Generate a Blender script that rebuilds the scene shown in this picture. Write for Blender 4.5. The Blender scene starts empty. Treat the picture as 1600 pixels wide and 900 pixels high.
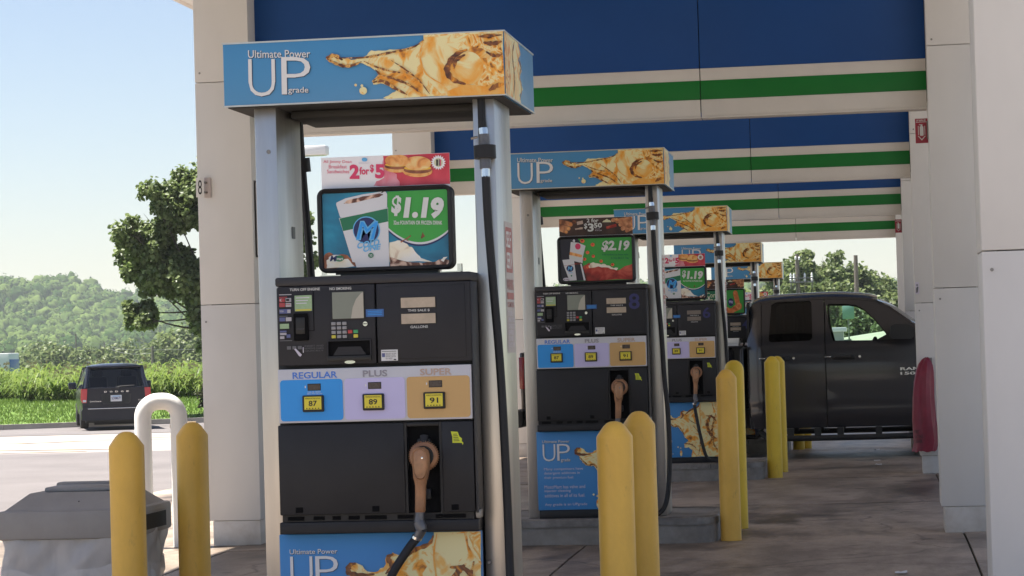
import bpy, bmesh, math, random
import numpy as np
from mathutils import Vector, Matrix
from mathutils.geometry import delaunay_2d_cdt
random.seed(7); rng = np.random.default_rng(7)
PI = math.pi; R = math.radians
C = bpy.context.scene.collection
SC = bpy.context.scene

# ------------------------------------------------------------------ camera
F_PX, YAW, PITCH, ROLL, CAM_H = 3855.93, 0.1439, 0.0244, -0.0294, 1.3113
cd = bpy.data.cameras.new('camera'); cam = bpy.data.objects.new('camera', cd); C.objects.link(cam)
fw = Vector((-math.sin(YAW)*math.cos(PITCH), math.cos(YAW)*math.cos(PITCH), math.sin(PITCH)))
rt0 = Vector((math.cos(YAW), math.sin(YAW), 0)); up0 = rt0.cross(fw)
rt = rt0*math.cos(ROLL) + up0*math.sin(ROLL); up = up0*math.cos(ROLL) - rt0*math.sin(ROLL)
cam.matrix_world = Matrix(((rt.x, up.x, -fw.x, 0), (rt.y, up.y, -fw.y, 0), (rt.z, up.z, -fw.z, CAM_H), (0, 0, 0, 1)))
cd.sensor_width = 36; cd.lens = 36*F_PX/1600; cd.clip_start = 0.1; cd.clip_end = 6000
SC.camera = cam

# ------------------------------------------------------------------ light
SUN_EL, SUN_AZ = R(69), R(-82)          # azimuth from +Y, negative to the left
w = bpy.data.worlds.new('World'); SC.world = w; w.use_nodes = True
nt = w.node_tree; nt.nodes.clear()
sky = nt.nodes.new('ShaderNodeTexSky'); sky.sky_type = 'NISHITA'; sky.sun_disc = False
sky.sun_elevation = SUN_EL; sky.sun_rotation = SUN_AZ; sky.air_density = 1.0; sky.dust_density = 0.7; sky.ozone_density = 3.0
bg = nt.nodes.new('ShaderNodeBackground'); bg.inputs[1].default_value = 0.05
wo = nt.nodes.new('ShaderNodeOutputWorld')
tn = nt.nodes.new('ShaderNodeMixRGB'); tn.blend_type = 'MULTIPLY'; tn.inputs[0].default_value = 1; tn.inputs[2].default_value = (.88, .79, .78, 1); nt.links.new(sky.outputs[0], tn.inputs[1]); nt.links.new(tn.outputs[0], bg.inputs[0]); nt.links.new(bg.outputs[0], wo.inputs[0])
sl = bpy.data.lights.new('sun', 'SUN'); sl.energy = 4.1; sl.angle = R(0.5); sl.color = (1, .95, .87)
so = bpy.data.objects.new('sun', sl); C.objects.link(so)
sd = Vector((math.sin(SUN_AZ)*math.cos(SUN_EL), math.cos(SUN_AZ)*math.cos(SUN_EL), math.sin(SUN_EL)))
so.rotation_euler = sd.to_track_quat('Z', 'Y').to_euler(); so.location = (0, 0, 30)
SC.view_settings.view_transform = 'Standard'; SC.view_settings.look = 'None'
SC.view_settings.exposure = 1.92; SC.view_settings.gamma = 1
SC.cycles.max_bounces = 10; SC.cycles.diffuse_bounces = 7; SC.cycles.transparent_max_bounces = 24
SC.cycles.volume_bounces = 1; SC.cycles.sample_clamp_indirect = 6

# ------------------------------------------------------------------ materials
def lin(c):
    return tuple(((x/255)/12.92 if x/255 <= .04045 else ((x/255+.055)/1.055)**2.4) for x in c)
def col(r, g, b, k=1.42):
    return tuple(min(.85, x*k) for x in lin((r, g, b)))
def mat(name, c, rough=.5, metal=0, spec=.5, var=0, vscale=3, bump=0, bscale=60, coat=0, dark=None, stretch=None):
    m = bpy.data.materials.new(name); m.use_nodes = True
    n = m.node_tree; b = n.nodes['Principled BSDF']
    b.inputs['Base Color'].default_value = (*c, 1); b.inputs['Roughness'].default_value = rough
    b.inputs['Metallic'].default_value = metal; b.inputs['Specular IOR Level'].default_value = spec
    if coat: b.inputs['Coat Weight'].default_value = coat; b.inputs['Coat Roughness'].default_value = .08
    if var or bump:
        tc = n.nodes.new('ShaderNodeTexCoord'); mp = n.nodes.new('ShaderNodeMapping')
        n.links.new(tc.outputs['Object'], mp.inputs[0])
        if stretch: mp.inputs['Scale'].default_value = stretch
    if var:
        t = n.nodes.new('ShaderNodeTexNoise'); t.inputs['Scale'].default_value = vscale; t.inputs['Detail'].default_value = 6; t.inputs['Roughness'].default_value = .65
        n.links.new(mp.outputs[0], t.inputs['Vector'])
        r = n.nodes.new('ShaderNodeValToRGB'); d = dark or tuple(x*(1-var) for x in c)
        r.color_ramp.elements[0].position = .3; r.color_ramp.elements[1].position = .68
        r.color_ramp.elements[0].color = (*d, 1); r.color_ramp.elements[1].color = (*c, 1)
        n.links.new(t.outputs['Fac'], r.inputs[0]); n.links.new(r.outputs[0], b.inputs['Base Color'])
        mr = n.nodes.new('ShaderNodeMapRange'); mr.inputs[3].default_value = min(1, rough+.12); mr.inputs[4].default_value = max(.02, rough-.08)
        n.links.new(t.outputs['Fac'], mr.inputs[0]); n.links.new(mr.outputs[0], b.inputs['Roughness'])
    if bump:
        t2 = n.nodes.new('ShaderNodeTexNoise'); t2.inputs['Scale'].default_value = bscale; t2.inputs['Detail'].default_value = 3
        n.links.new(mp.outputs[0], t2.inputs['Vector'])
        bp = n.nodes.new('ShaderNodeBump'); bp.inputs['Strength'].default_value = bump; bp.inputs['Distance'].default_value = .01
        n.links.new(t2.outputs['Fac'], bp.inputs['Height']); n.links.new(bp.outputs[0], b.inputs['Normal'])
    return m
def ramp_mat(name, stops, scale, distort=1.5, rough=.4, kind='noise', detail=4, rpi=False, stretch=None):
    """printed picture texture: several colours in warped swirls"""
    m = bpy.data.materials.new(name); m.use_nodes = True; n = m.node_tree; b = n.nodes['Principled BSDF']
    tc = n.nodes.new('ShaderNodeTexCoord'); mp = n.nodes.new('ShaderNodeMapping'); n.links.new(tc.outputs['Object'], mp.inputs[0])
    if stretch: mp.inputs['Scale'].default_value = stretch
    t = n.nodes.new('ShaderNodeTexNoise'); t.inputs['Scale'].default_value = scale; t.inputs['Detail'].default_value = detail; t.inputs['Distortion'].default_value = distort
    n.links.new(mp.outputs[0], t.inputs['Vector'])
    r = n.nodes.new('ShaderNodeValToRGB'); e = r.color_ramp.elements
    while len(e) < len(stops): e.new(.5)
    for i, (p, c) in enumerate(stops): e[i].position = p; e[i].color = (*c, 1)
    n.links.new(t.outputs['Fac'], r.inputs[0]); n.links.new(r.outputs[0], b.inputs['Base Color']); b.inputs['Roughness'].default_value = rough
    return m
def glass(name, tint, refl=1.45, rough=0.0):
    m = bpy.data.materials.new(name); m.use_nodes = True; n = m.node_tree; n.nodes.clear()
    o = n.nodes.new('ShaderNodeOutputMaterial'); mx = n.nodes.new('ShaderNodeMixShader'); tr = n.nodes.new('ShaderNodeBsdfTransparent'); gl = n.nodes.new('ShaderNodeBsdfGlossy')
    fr = n.nodes.new('ShaderNodeFresnel'); fr.inputs[0].default_value = refl; gl.inputs['Roughness'].default_value = rough
    tr.inputs[0].default_value = (*tint, 1)
    n.links.new(fr.outputs[0], mx.inputs[0]); n.links.new(tr.outputs[0], mx.inputs[1]); n.links.new(gl.outputs[0], mx.inputs[2]); n.links.new(mx.outputs[0], o.inputs[0])
    return m
def leafmat(name, c1, c2, trans=.35, spec=.25):
    m = bpy.data.materials.new(name); m.use_nodes = True; n = m.node_tree; n.nodes.clear()
    o = n.nodes.new('ShaderNodeOutputMaterial'); g = n.nodes.new('ShaderNodeNewGeometry'); r = n.nodes.new('ShaderNodeValToRGB')
    r.color_ramp.elements[0].color = (*c1, 1); r.color_ramp.elements[1].color = (*c2, 1)
    n.links.new(g.outputs['Random Per Island'], r.inputs[0])
    d = n.nodes.new('ShaderNodeBsdfPrincipled'); d.inputs['Roughness'].default_value = .45; d.inputs['Specular IOR Level'].default_value = spec
    t = n.nodes.new('ShaderNodeBsdfTranslucent'); mx = n.nodes.new('ShaderNodeMixShader'); mx.inputs[0].default_value = trans
    n.links.new(r.outputs[0], d.inputs['Base Color']); n.links.new(r.outputs[0], t.inputs[0])
    n.links.new(d.outputs[0], mx.inputs[1]); n.links.new(t.outputs[0], mx.inputs[2]); n.links.new(mx.outputs[0], o.inputs[0])
    return m

M = {}
M['steel'] = mat('brushed_steel', (.64, .61, .565), .32, .9, var=.16, vscale=1.5, stretch=(8, 8, .7))
M['steel_dark'] = mat('dull_steel', (.30, .29, .28), .45, .8, var=.3, vscale=6)
M['chrome'] = mat('chrome', (.75, .75, .74), .15, 1)
M['black'] = mat('black_plastic', (.018, .018, .021), .42, spec=.35, var=.35, vscale=4)
M['black_door'] = mat('black_plastic_door', (.022, .022, .026), .48, spec=.35, var=.4, vscale=3, bump=.03, bscale=300)
M['bezel'] = mat('charcoal_bezel', (.026, .026, .031), .55, spec=.35, var=.2, vscale=5, bump=.04, bscale=400)
M['bezel2'] = mat('charcoal_bezel_lighter', (.033, .033, .038), .5, spec=.4)
M['rubber'] = mat('black_rubber', (.014, .014, .016), .55, spec=.4, bump=.03, bscale=200)
M['void'] = mat('dark_recess', (.006, .006, .007), .8, spec=.1)
M['sheet_dark'] = mat('dark_underside', (.03, .028, .026), .7, var=.3)
M['signblue'] = mat('sign_blue_print', col(66, 130, 176, 1.22), .35, var=.07, vscale=1.2)
M['doorblue'] = mat('door_blue_print', col(52, 118, 174, 1.42), .4, var=.1, vscale=2)
M['silver'] = mat('silver_print', (.74, .74, .74), .45)
M['navyshadow'] = mat('letter_shadow_print', (.03, .06, .11), .45)
M['white'] = mat('white_print', (.74, .74, .74), .45)
M['panelwhite'] = mat('pump_white_panel', (.62, .62, .66), .45, var=.06)
M['gblue'] = mat('grade_blue', col(32, 122, 196, 1.7), .4, var=.05)
M['glilac'] = mat('grade_lilac', col(160, 155, 200, 1.7), .4, var=.05)
M['gtan'] = mat('grade_tan', col(164, 132, 84, 1.7), .4, var=.05)
M['tblue'] = mat('letter_blue', col(60, 100, 170, 1.7), .45)
M['tgrey'] = mat('letter_grey', col(165, 160, 170, 1.7), .45)
M['ttan'] = mat('letter_brown', col(150, 130, 118, 1.7), .45)
M['tplus'] = mat('letter_dim_grey', (.30, .29, .33), .5)
M['lettering'] = mat('pale_lettering', (.58, .58, .56), .5)
M['faint'] = mat('faint_lettering', (.13, .13, .14), .5)
M['octane'] = mat('octane_yellow', (.78, .66, .05), .4)
M['lime'] = mat('lime_sticker', (.66, .72, .03), .4)
M['ink'] = mat('black_ink', (.012, .012, .012), .5)
M['lcd'] = mat('beige_lcd', (.55, .45, .34), .3, var=.22, vscale=26)
M['lcd_dim'] = mat('dim_lcd', (.24, .2, .17), .3, var=.2, vscale=26)
M['pricelcd'] = mat('brown_price_window', (.085, .06, .05), .25, var=.3, vscale=60)
M['greenlcd'] = mat('green_card_screen', (.36, .52, .30), .25, var=.2, vscale=30)
M['greylcd'] = mat('grey_display', (.24, .26, .22), .12, var=.1, vscale=9)
M['greylcd2'] = mat('grey_display_pale', (.46, .43, .36), .15)
M['bluestick'] = mat('blue_sticker', (.04, .13, .36), .4)
M['numblue'] = mat('dim_blue_numeral', (.035, .037, .15), .5)
M['key'] = mat('grey_key', (.3, .3, .31), .4)
M['keyred'] = mat('red_key', (.5, .05, .05), .4); M['keygreen'] = mat('green_key', (.06, .36, .14), .4); M['keyyellow'] = mat('yellow_key', (.62, .55, .06), .4)
M['cardred'] = mat('card_logo_red', (.42, .06, .07), .4); M['cardnavy'] = mat('card_logo_navy', (.10, .12, .28), .4); M['cardpale'] = mat('card_logo_pale', (.45, .43, .46), .4)
M['nozzle'] = mat('tan_nozzle_rubber', (.44, .21, .095), .42, spec=.5, var=.3, vscale=12, dark=(.20, .10, .055), bump=.08, bscale=60)
M['nozzle2'] = mat('worn_tan_rubber', (.50, .26, .13), .36, spec=.5, var=.3, vscale=20, dark=(.26, .14, .075))
M['swivel'] = mat('grey_swivel', (.16, .16, .17), .4, .5, var=.3, vscale=30)
M['yellow'] = mat('yellow_bollard_plastic', (.89, .54, .09), .42, spec=.45, var=.15, vscale=6, dark=(.74, .44, .075), stretch=(1, 1, .5), bump=.03, bscale=90)
M['yellow2'] = mat('brighter_yellow_plastic', (.86, .60, .05), .45, spec=.4, var=.1, vscale=4, bump=.03, bscale=90)
for nm_ in ('yellow', 'yellow2'):
    n = M[nm_].node_tree; bs = n.nodes['Principled BSDF']; src = bs.inputs['Base Color'].links[0].from_socket
    tc = n.nodes.new('ShaderNodeTexCoord'); mp = n.nodes.new('ShaderNodeMapping'); mp.inputs['Scale'].default_value = (9, 9, 3); n.links.new(tc.outputs['Object'], mp.inputs[0])
    t = n.nodes.new('ShaderNodeTexNoise'); t.inputs['Scale'].default_value = 2.2; t.inputs['Detail'].default_value = 9; t.inputs['Roughness'].default_value = .7; n.links.new(mp.outputs[0], t.inputs['Vector'])
    rp = n.nodes.new('ShaderNodeValToRGB'); rp.color_ramp.elements[0].position = .60; rp.color_ramp.elements[0].color = (0, 0, 0, 1); rp.color_ramp.elements[1].position = .74; rp.color_ramp.elements[1].color = (.55, .55, .55, 1); n.links.new(t.outputs['Fac'], rp.inputs[0])
    sx = n.nodes.new('ShaderNodeSeparateXYZ'); n.links.new(tc.outputs['Object'], sx.inputs[0]); mz = n.nodes.new('ShaderNodeMapRange'); mz.inputs[1].default_value = .0; mz.inputs[2].default_value = .22; mz.inputs[3].default_value = .45; mz.inputs[4].default_value = 0; n.links.new(sx.outputs['Z'], mz.inputs[0])
    mu = n.nodes.new('ShaderNodeMath'); mu.operation = 'MULTIPLY'; n.links.new(mz.outputs[0], mu.inputs[0]); n.links.new(t.outputs['Fac'], mu.inputs[1]); am = n.nodes.new('ShaderNodeMath'); am.operation = 'ADD'; n.links.new(mu.outputs[0], am.inputs[0]); n.links.new(rp.outputs[0], am.inputs[1])
    mx = n.nodes.new('ShaderNodeMixRGB'); mx.inputs[2].default_value = (.30, .17, .05, 1); n.links.new(am.outputs[0], mx.inputs[0]); n.links.new(src, mx.inputs[1]); n.links.new(mx.outputs[0], bs.inputs['Base Color'])
M['cladding'] = mat('beige_white_cladding', (.755, .735, .705), .45, spec=.4, var=.09, vscale=1.6, bump=.02, bscale=6, stretch=(1.3, 1.3, .6))
M['claddirt'] = mat('dirty_base_trim', (.72, .70, .67), .5, var=.3, vscale=3.2, dark=(.5, .45, .39))
M['beamwhite'] = mat('beam_white', (.72, .67, .61), .4, var=.1, vscale=2.5)
M['beamblue'] = mat('beam_blue', (.006, .068, .27), .45, spec=.25, var=.12, vscale=1.5)
M['beamgreen'] = mat('beam_green', (.009, .185, .03), .45, spec=.25, var=.12, vscale=1.5)
M['soffit'] = mat('soffit_white', (.80, .78, .74), .5, var=.05)
M['redsign'] = mat('red_sign', (.36, .025, .05), .4); M['redcloth'] = mat('red_vinyl_cover', (.26, .018, .045), .42, spec=.4, var=.3, vscale=9, bump=.2, bscale=14)
M['pinkpaper'] = mat('faded_sign_paper', (.55, .48, .46), .5, var=.1, vscale=15)
M['redfade'] = mat('faded_red_print', (.45, .12, .11), .5, var=.15, vscale=20)
M['pipewhite'] = mat('white_painted_pipe', (.78, .77, .74), .4, var=.06, vscale=6, bump=.05, bscale=60)
M['binlid'] = mat('grey_bin_plastic', (.34, .33, .32), .6, var=.12, vscale=8, bump=.08, bscale=220)
M['bindark'] = mat('dark_bin_opening', (.012, .012, .012), .7)
M['wood'] = mat('pallet_wood', (.42, .3, .17), .7, var=.4, vscale=12)
M['polewood'] = mat('weathered_pole_wood', (.17, .14, .12), .8, var=.3, vscale=4)
M['bark'] = mat('tree_bark', (.07, .055, .045), .85, var=.4, vscale=6, bump=.4, bscale=25)
M['galv'] = mat('galvanised_edge', (.30, .29, .28), .5, .6, var=.4, vscale=5, dark=(.10, .09, .085))
M['isl'] = mat('island_concrete', (.30, .285, .265), .8, var=.4, vscale=4, dark=(.16, .145, .13), bump=.2, bscale=70)
M['deadgrey'] = mat('light_fixture_white', (.72, .72, .70), .5)
M['lens'] = mat('light_fixture_lens', (.5, .5, .42), .2)
# ground materials
def ground_mat(name, c, d, stain, s1, s2, rough=.75, streak=None, crack=False):
    m = bpy.data.materials.new(name); m.use_nodes = True; n = m.node_tree; b = n.nodes['Principled BSDF']
    tc = n.nodes.new('ShaderNodeNewGeometry'); mp = n.nodes.new('ShaderNodeMapping'); n.links.new(tc.outputs['Position'], mp.inputs[0])
    mp2 = n.nodes.new('ShaderNodeMapping'); n.links.new(tc.outputs['Position'], mp2.inputs[0])
    if streak: mp2.inputs['Scale'].default_value = streak
    a = n.nodes.new('ShaderNodeTexNoise'); a.inputs['Scale'].default_value = s1; a.inputs['Detail'].default_value = 8; a.inputs['Roughness'].default_value = .74 if crack else .62; n.links.new(mp2.outputs[0], a.inputs['Vector'])
    r = n.nodes.new('ShaderNodeValToRGB'); r.color_ramp.elements[0].position = .41 if crack else .32; r.color_ramp.elements[1].position = .57 if crack else .66
    r.color_ramp.elements[0].color = (*d, 1); r.color_ramp.elements[1].color = (*c, 1); n.links.new(a.outputs['Fac'], r.inputs[0])
    f = n.nodes.new('ShaderNodeTexNoise'); f.inputs['Scale'].default_value = s2; f.inputs['Detail'].default_value = 8 if crack else 5; f.inputs['Roughness'].default_value = .66; f.inputs['Distortion'].default_value = .5; n.links.new(mp2.outputs[0], f.inputs['Vector'])
    r2 = n.nodes.new('ShaderNodeValToRGB'); r2.color_ramp.elements[0].position = .51 if crack else .56; r2.color_ramp.elements[1].position = .64 if crack else .74
    r2.color_ramp.elements[0].color = (0, 0, 0, 1); r2.color_ramp.elements[1].color = (1, 1, 1, 1); n.links.new(f.outputs['Fac'], r2.inputs[0])
    mx = n.nodes.new('ShaderNodeMixRGB'); n.links.new(r2.outputs[0], mx.inputs[0]); n.links.new(r.outputs[0], mx.inputs[1]); mx.inputs[2].default_value = (*stain, 1)
    g = n.nodes.new('ShaderNodeTexNoise'); g.inputs['Scale'].default_value = 90; g.inputs['Detail'].default_value = 4; n.links.new(mp.outputs[0], g.inputs['Vector'])
    mx2 = n.nodes.new('ShaderNodeMixRGB'); mx2.blend_type = 'OVERLAY'; mx2.inputs[0].default_value = .35; n.links.new(mx.outputs[0], mx2.inputs[1]); n.links.new(g.outputs['Fac'], mx2.inputs[2])
    last = mx2
    if crack:
        vo = n.nodes.new('ShaderNodeTexVoronoi'); vo.feature = 'DISTANCE_TO_EDGE'; vo.inputs['Scale'].default_value = .33
        wn = n.nodes.new('ShaderNodeTexNoise'); wn.inputs['Scale'].default_value = 1.3; wn.inputs['Detail'].default_value = 6; ad = n.nodes.new('ShaderNodeVectorMath'); ad.operation = 'MULTIPLY_ADD'; ad.inputs[1].default_value = (1.1, 1.1, 0)
        n.links.new(mp.outputs[0], wn.inputs['Vector']); n.links.new(wn.outputs['Color'], ad.inputs[0]); n.links.new(mp.outputs[0], ad.inputs[2]); n.links.new(ad.outputs[0], vo.inputs['Vector'])
        cr = n.nodes.new('ShaderNodeValToRGB'); cr.color_ramp.elements[0].position = .0; cr.color_ramp.elements[0].color = (1, 1, 1, 1); cr.color_ramp.elements[1].position = .006; cr.color_ramp.elements[1].color = (0, 0, 0, 1); n.links.new(vo.outputs['Distance'], cr.inputs[0])
        mm = n.nodes.new('ShaderNodeMath'); mm.operation = 'MULTIPLY'; n.links.new(cr.outputs[0], mm.inputs[0]); n.links.new(a.outputs['Fac'], mm.inputs[1])
        m3 = n.nodes.new('ShaderNodeMixRGB'); m3.inputs[2].default_value = (.03, .024, .02, 1); n.links.new(mm.outputs[0], m3.inputs[0]); n.links.new(mx2.outputs[0], m3.inputs[1])
        # small oil drips
        sp = n.nodes.new('ShaderNodeTexVoronoi'); sp.inputs['Scale'].default_value = 2.6; n.links.new(mp.outputs[0], sp.inputs['Vector']); sr = n.nodes.new('ShaderNodeValToRGB'); sr.color_ramp.elements[0].position = .05; sr.color_ramp.elements[0].color = (.75, .75, .75, 1); sr.color_ramp.elements[1].position = .16; sr.color_ramp.elements[1].color = (0, 0, 0, 1); n.links.new(sp.outputs['Distance'], sr.inputs[0])
        m4 = n.nodes.new('ShaderNodeMixRGB'); m4.inputs[2].default_value = (.05, .04, .033, 1); n.links.new(sr.outputs[0], m4.inputs[0]); n.links.new(m3.outputs[0], m4.inputs[1])
        # broad traffic-dark zones
        bz = n.nodes.new('ShaderNodeTexNoise'); bz.inputs['Scale'].default_value = .16; bz.inputs['Detail'].default_value = 4; n.links.new(mp2.outputs[0], bz.inputs['Vector']); br = n.nodes.new('ShaderNodeMapRange'); br.inputs[1].default_value = .35; br.inputs[2].default_value = .65; br.inputs[3].default_value = .62; br.inputs[4].default_value = 1.12; n.links.new(bz.outputs['Fac'], br.inputs[0])
        m5 = n.nodes.new('ShaderNodeVectorMath'); m5.operation = 'SCALE'; n.links.new(m4.outputs[0], m5.inputs[0]); n.links.new(br.outputs[0], m5.inputs['Scale']); last = m5
    n.links.new(last.outputs[0], b.inputs['Base Color']); b.inputs['Specular IOR Level'].default_value = .16
    mr = n.nodes.new('ShaderNodeMapRange'); mr.inputs[3].default_value = rough+.1; mr.inputs[4].default_value = rough-(.5 if crack else .15); n.links.new(f.outputs['Fac'], mr.inputs[0]); n.links.new(mr.outputs[0], b.inputs['Roughness'])
    bp = n.nodes.new('ShaderNodeBump'); bp.inputs['Strength'].default_value = .25; bp.inputs['Distance'].default_value = .006; n.links.new(g.outputs['Fac'], bp.inputs['Height']); n.links.new(bp.outputs[0], b.inputs['Normal'])
    return m
M['slab'] = ground_mat('oil_stained_concrete', (.43, .345, .27), (.265, .21, .163), (.09, .067, .052), 1.25, .62, .66, (1.15, .62, 1), crack=True)
M['lot'] = ground_mat('pale_concrete_lot', (.33, .295, .275), (.26, .232, .213), (.20, .175, .16), .5, .25)
M['asph'] = ground_mat('worn_asphalt', (.165, .150, .147), (.137, .124, .121), (.102, .093, .09), .6, .2)
M['curb'] = mat('concrete_curb', (.42, .39, .34), .8, var=.3, vscale=1.5)
M['grassg'] = ground_mat('lawn_soil_green', (.12, .20, .04), (.09, .15, .033), (.13, .17, .05), .35, .12, .9)
M['field'] = ground_mat('field_green', (.07, .12, .03), (.045, .08, .022), (.09, .11, .04), .05, .02, .9)
M['yline'] = mat('yellow_road_paint', (.62, .45, .16), .7, var=.45, vscale=3, dark=(.40, .35, .27))
M['wline'] = mat('white_road_paint', (.74, .73, .70), .7, var=.2, vscale=3)
M['signteal'] = mat('weathered_sign_back', (.22, .33, .33), .5)
M['bank'] = mat('pale_gravel_bank', (.27, .27, .21), .85, var=.25, vscale=.6)

# ------------------------------------------------------------------ mesh helpers
class MB:
    """collects shapes, then builds ONE mesh object"""
    def __init__(s): s.v = []; s.f = []; s.m = []; s.mats = []; s.sm = []
    def mi(s, m):
        if m not in s.mats: s.mats.append(m)
        return s.mats.index(m)
    def add(s, verts, faces, m, smooth=False):
        o = len(s.v); k = s.mi(m); s.v += [tuple(p) for p in verts]
        for f in faces: s.f.append(tuple(i+o for i in f)); s.m.append(k); s.sm.append(smooth)
    def box(s, x0, x1, y0, y1, z0, z1, m, b=0.0):
        if b <= 0:
            v = [(x, y, z) for z in (z0, z1) for y in (y0, y1) for x in (x0, x1)]
            s.add(v, [(0, 2, 3, 1), (4, 5, 7, 6), (0, 1, 5, 4), (2, 6, 7, 3), (0, 4, 6, 2), (1, 3, 7, 5)], m); return
        b = min(b, .49*abs(x1-x0), .49*abs(y1-y0), .49*abs(z1-z0))
        bm = bmesh.new(); bmesh.ops.create_cube(bm, size=1)
        for q in bm.verts: q.co = ((x0+x1)/2+q.co.x*(x1-x0), (y0+y1)/2+q.co.y*(y1-y0), (z0+z1)/2+q.co.z*(z1-z0))
        bmesh.ops.bevel(bm, geom=bm.edges[:], offset=b, segments=2, profile=.5, affect='EDGES')
        bm.verts.index_update(); s.add([q.co[:] for q in bm.verts], [[q.index for q in f.verts] for f in bm.faces], m, True); bm.free()
    def tube(s, pts, rad, m, n=10, cap=True, smooth=True):
        pts = [Vector(p) for p in pts]; rad = rad if hasattr(rad, '__len__') else [rad]*len(pts)
        vs = []; prev = None
        for i, p in enumerate(pts):
            t = (pts[min(i+1, len(pts)-1)]-pts[max(i-1, 0)]).normalized()
            if prev is None: a = t.orthogonal().normalized()
            else: a = (prev - t*prev.dot(t)).normalized()
            prev = a; b = t.cross(a)
            vs += [p+(a*math.cos(2*PI*k/n)+b*math.sin(2*PI*k/n))*rad[i] for k in range(n)]
        fs = [(i*n+k, i*n+(k+1) % n, (i+1)*n+(k+1) % n, (i+1)*n+k) for i in range(len(pts)-1) for k in range(n)]
        if cap: fs += [tuple(range(n))[::-1], tuple((len(pts)-1)*n+k for k in range(n))]
        s.add(vs, fs, m, smooth)
    def lathe(s, prof, m, c=(0, 0, 0), n=20, axis='z', smooth=True, ph=0):
        vs = []
        for r, h in prof:
            for k in range(n):
                a = 2*PI*k/n+ph; x, y = r*math.cos(a), r*math.sin(a)
                p = (x, y, h) if axis == 'z' else ((x, h, y) if axis == 'y' else (h, x, y)); vs.append((c[0]+p[0], c[1]+p[1], c[2]+p[2]))
        L = len(prof); fs = []
        for i in range(L-1):
            for k in range(n): fs.append((i*n+k, i*n+(k+1) % n, (i+1)*n+(k+1) % n, (i+1)*n+k))
        fs += [tuple(range(n))[::-1], tuple((L-1)*n+k for k in range(n))]
        if axis == 'y': fs = [f[::-1] for f in fs]
        s.add(vs, fs, m, smooth)
    def poly(s, pts, m): s.add(pts, [tuple(range(len(pts)))], m)
    def prism(s, pts2, y0, y1, m, smooth=False):
        """XZ outline extruded along y"""
        n = len(pts2); v = [(x, y0, z) for x, z in pts2]+[(x, y1, z) for x, z in pts2]
        s.add(v, [tuple(range(n)), tuple(range(n, 2*n))[::-1]]+[(i, n+i, n+(i+1) % n, (i+1) % n) for i in range(n)], m, smooth)
    def build(s, name, parent=None, loc=None):
        me = bpy.data.meshes.new(name); me.from_pydata(s.v, [], s.f)
        for m in s.mats: me.materials.append(M[m])
        me.polygons.foreach_set('material_index', s.m); me.polygons.foreach_set('use_smooth', s.sm)
        bm = bmesh.new(); bm.from_mesh(me); bmesh.ops.recalc_face_normals(bm, faces=bm.faces[:]); bm.to_mesh(me); bm.free()
        if any(s.sm): me.set_sharp_from_angle(angle=R(38))
        me.update(); o = bpy.data.objects.new(name, me); C.objects.link(o)
        if parent: o.parent = parent
        if loc: o.location = loc
        return o
class PR(MB):
    """flat print in the XZ plane (facing -y), layers stepped forward"""
    def __init__(s, y, sx=None, st=.0006): super().__init__(); s.y = y; s.k = 0; s.st = st; s.q = None
    def quad(s, src, dst):
        # src: TL,TR,BR,BL in picture units; dst: x0,x1,z0,z1 in metres (bilinear inverse by projective map)
        x0, x1, z0, z1 = dst; D = [(x0, z1), (x1, z1), (x1, z0), (x0, z0)]; A = []; B = []
        for (u, v), (X, Z) in zip(src, D):
            A += [[u, v, 1, 0, 0, 0, -u*X, -v*X], [0, 0, 0, u, v, 1, -u*Z, -v*Z]]; B += [X, Z]
        s.q = np.append(np.linalg.solve(np.array(A, float), np.array(B, float)), 1).reshape(3, 3); s.lim = dst; return s
    def t(s, p):
        if s.q is None: return p
        a = s.q @ np.array([p[0], p[1], 1.0]); return (a[0]/a[2], a[1]/a[2])
    def up(s): s.k += 1
    def shape(s, pts, m, clip=True, layer=True):
        q = [s.t(p) for p in pts]
        if s.q is not None and clip: x0, x1, z0, z1 = s.lim; q = [(min(max(x, x0), x1), min(max(z, z0), z1)) for x, z in q]
        if layer: s.k += 1
        s.poly([(x, s.y-s.k*s.st, z) for x, z in q], m)
    def rect(s, x0, x1, z0, z1, m, r=0): s.shape(rrect(x0, x1, z0, z1, r) if r else [(x0, z0), (x1, z0), (x1, z1), (x0, z1)], m)
    def oval(s, cx, cz, rx, rz, m, n=24, rot=0): s.shape([(cx+rx*math.cos(a)*math.cos(rot)-rz*math.sin(a)*math.sin(rot), cz+rx*math.cos(a)*math.sin(rot)+rz*math.sin(a)*math.cos(rot)) for a in [2*PI*i/n for i in range(n)]], m)
    def text(s, st, x0, x1, z0, z1, m, bold=0, shear=0, layer=True, extra=None):
        """lettering fitted to the box (x0,z0 = bottom left in local or picture units)"""
        v, f = glyphs(st, bold, shear)
        if not len(v): return
        lo, hi = v.min(0), v.max(0); out = []
        for p in v:
            a = (p[0]-lo[0])/(hi[0]-lo[0]); b = (p[1]-lo[1])/(hi[1]-lo[1])
            if extra: q = s.t(extra(a, b))
            else: q = s.t((x0+(x1-x0)*a, z0+(z1-z0)*b))
            out.append(q)
        if layer: s.k += 1
        s.add([(x, s.y-s.k*s.st, z) for x, z in out], f, m)
def rrect(x0, x1, z0, z1, r, n=5):
    p = []
    for cx, cz, a0 in ((x1-r, z1-r, 0), (x0+r, z1-r, 90), (x0+r, z0+r, 180), (x1-r, z0+r, 270)):
        p += [(cx+r*math.cos(R(a0+90*i/n)), cz+r*math.sin(R(a0+90*i/n))) for i in range(n+1)]
    return p
_gl = {}
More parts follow.
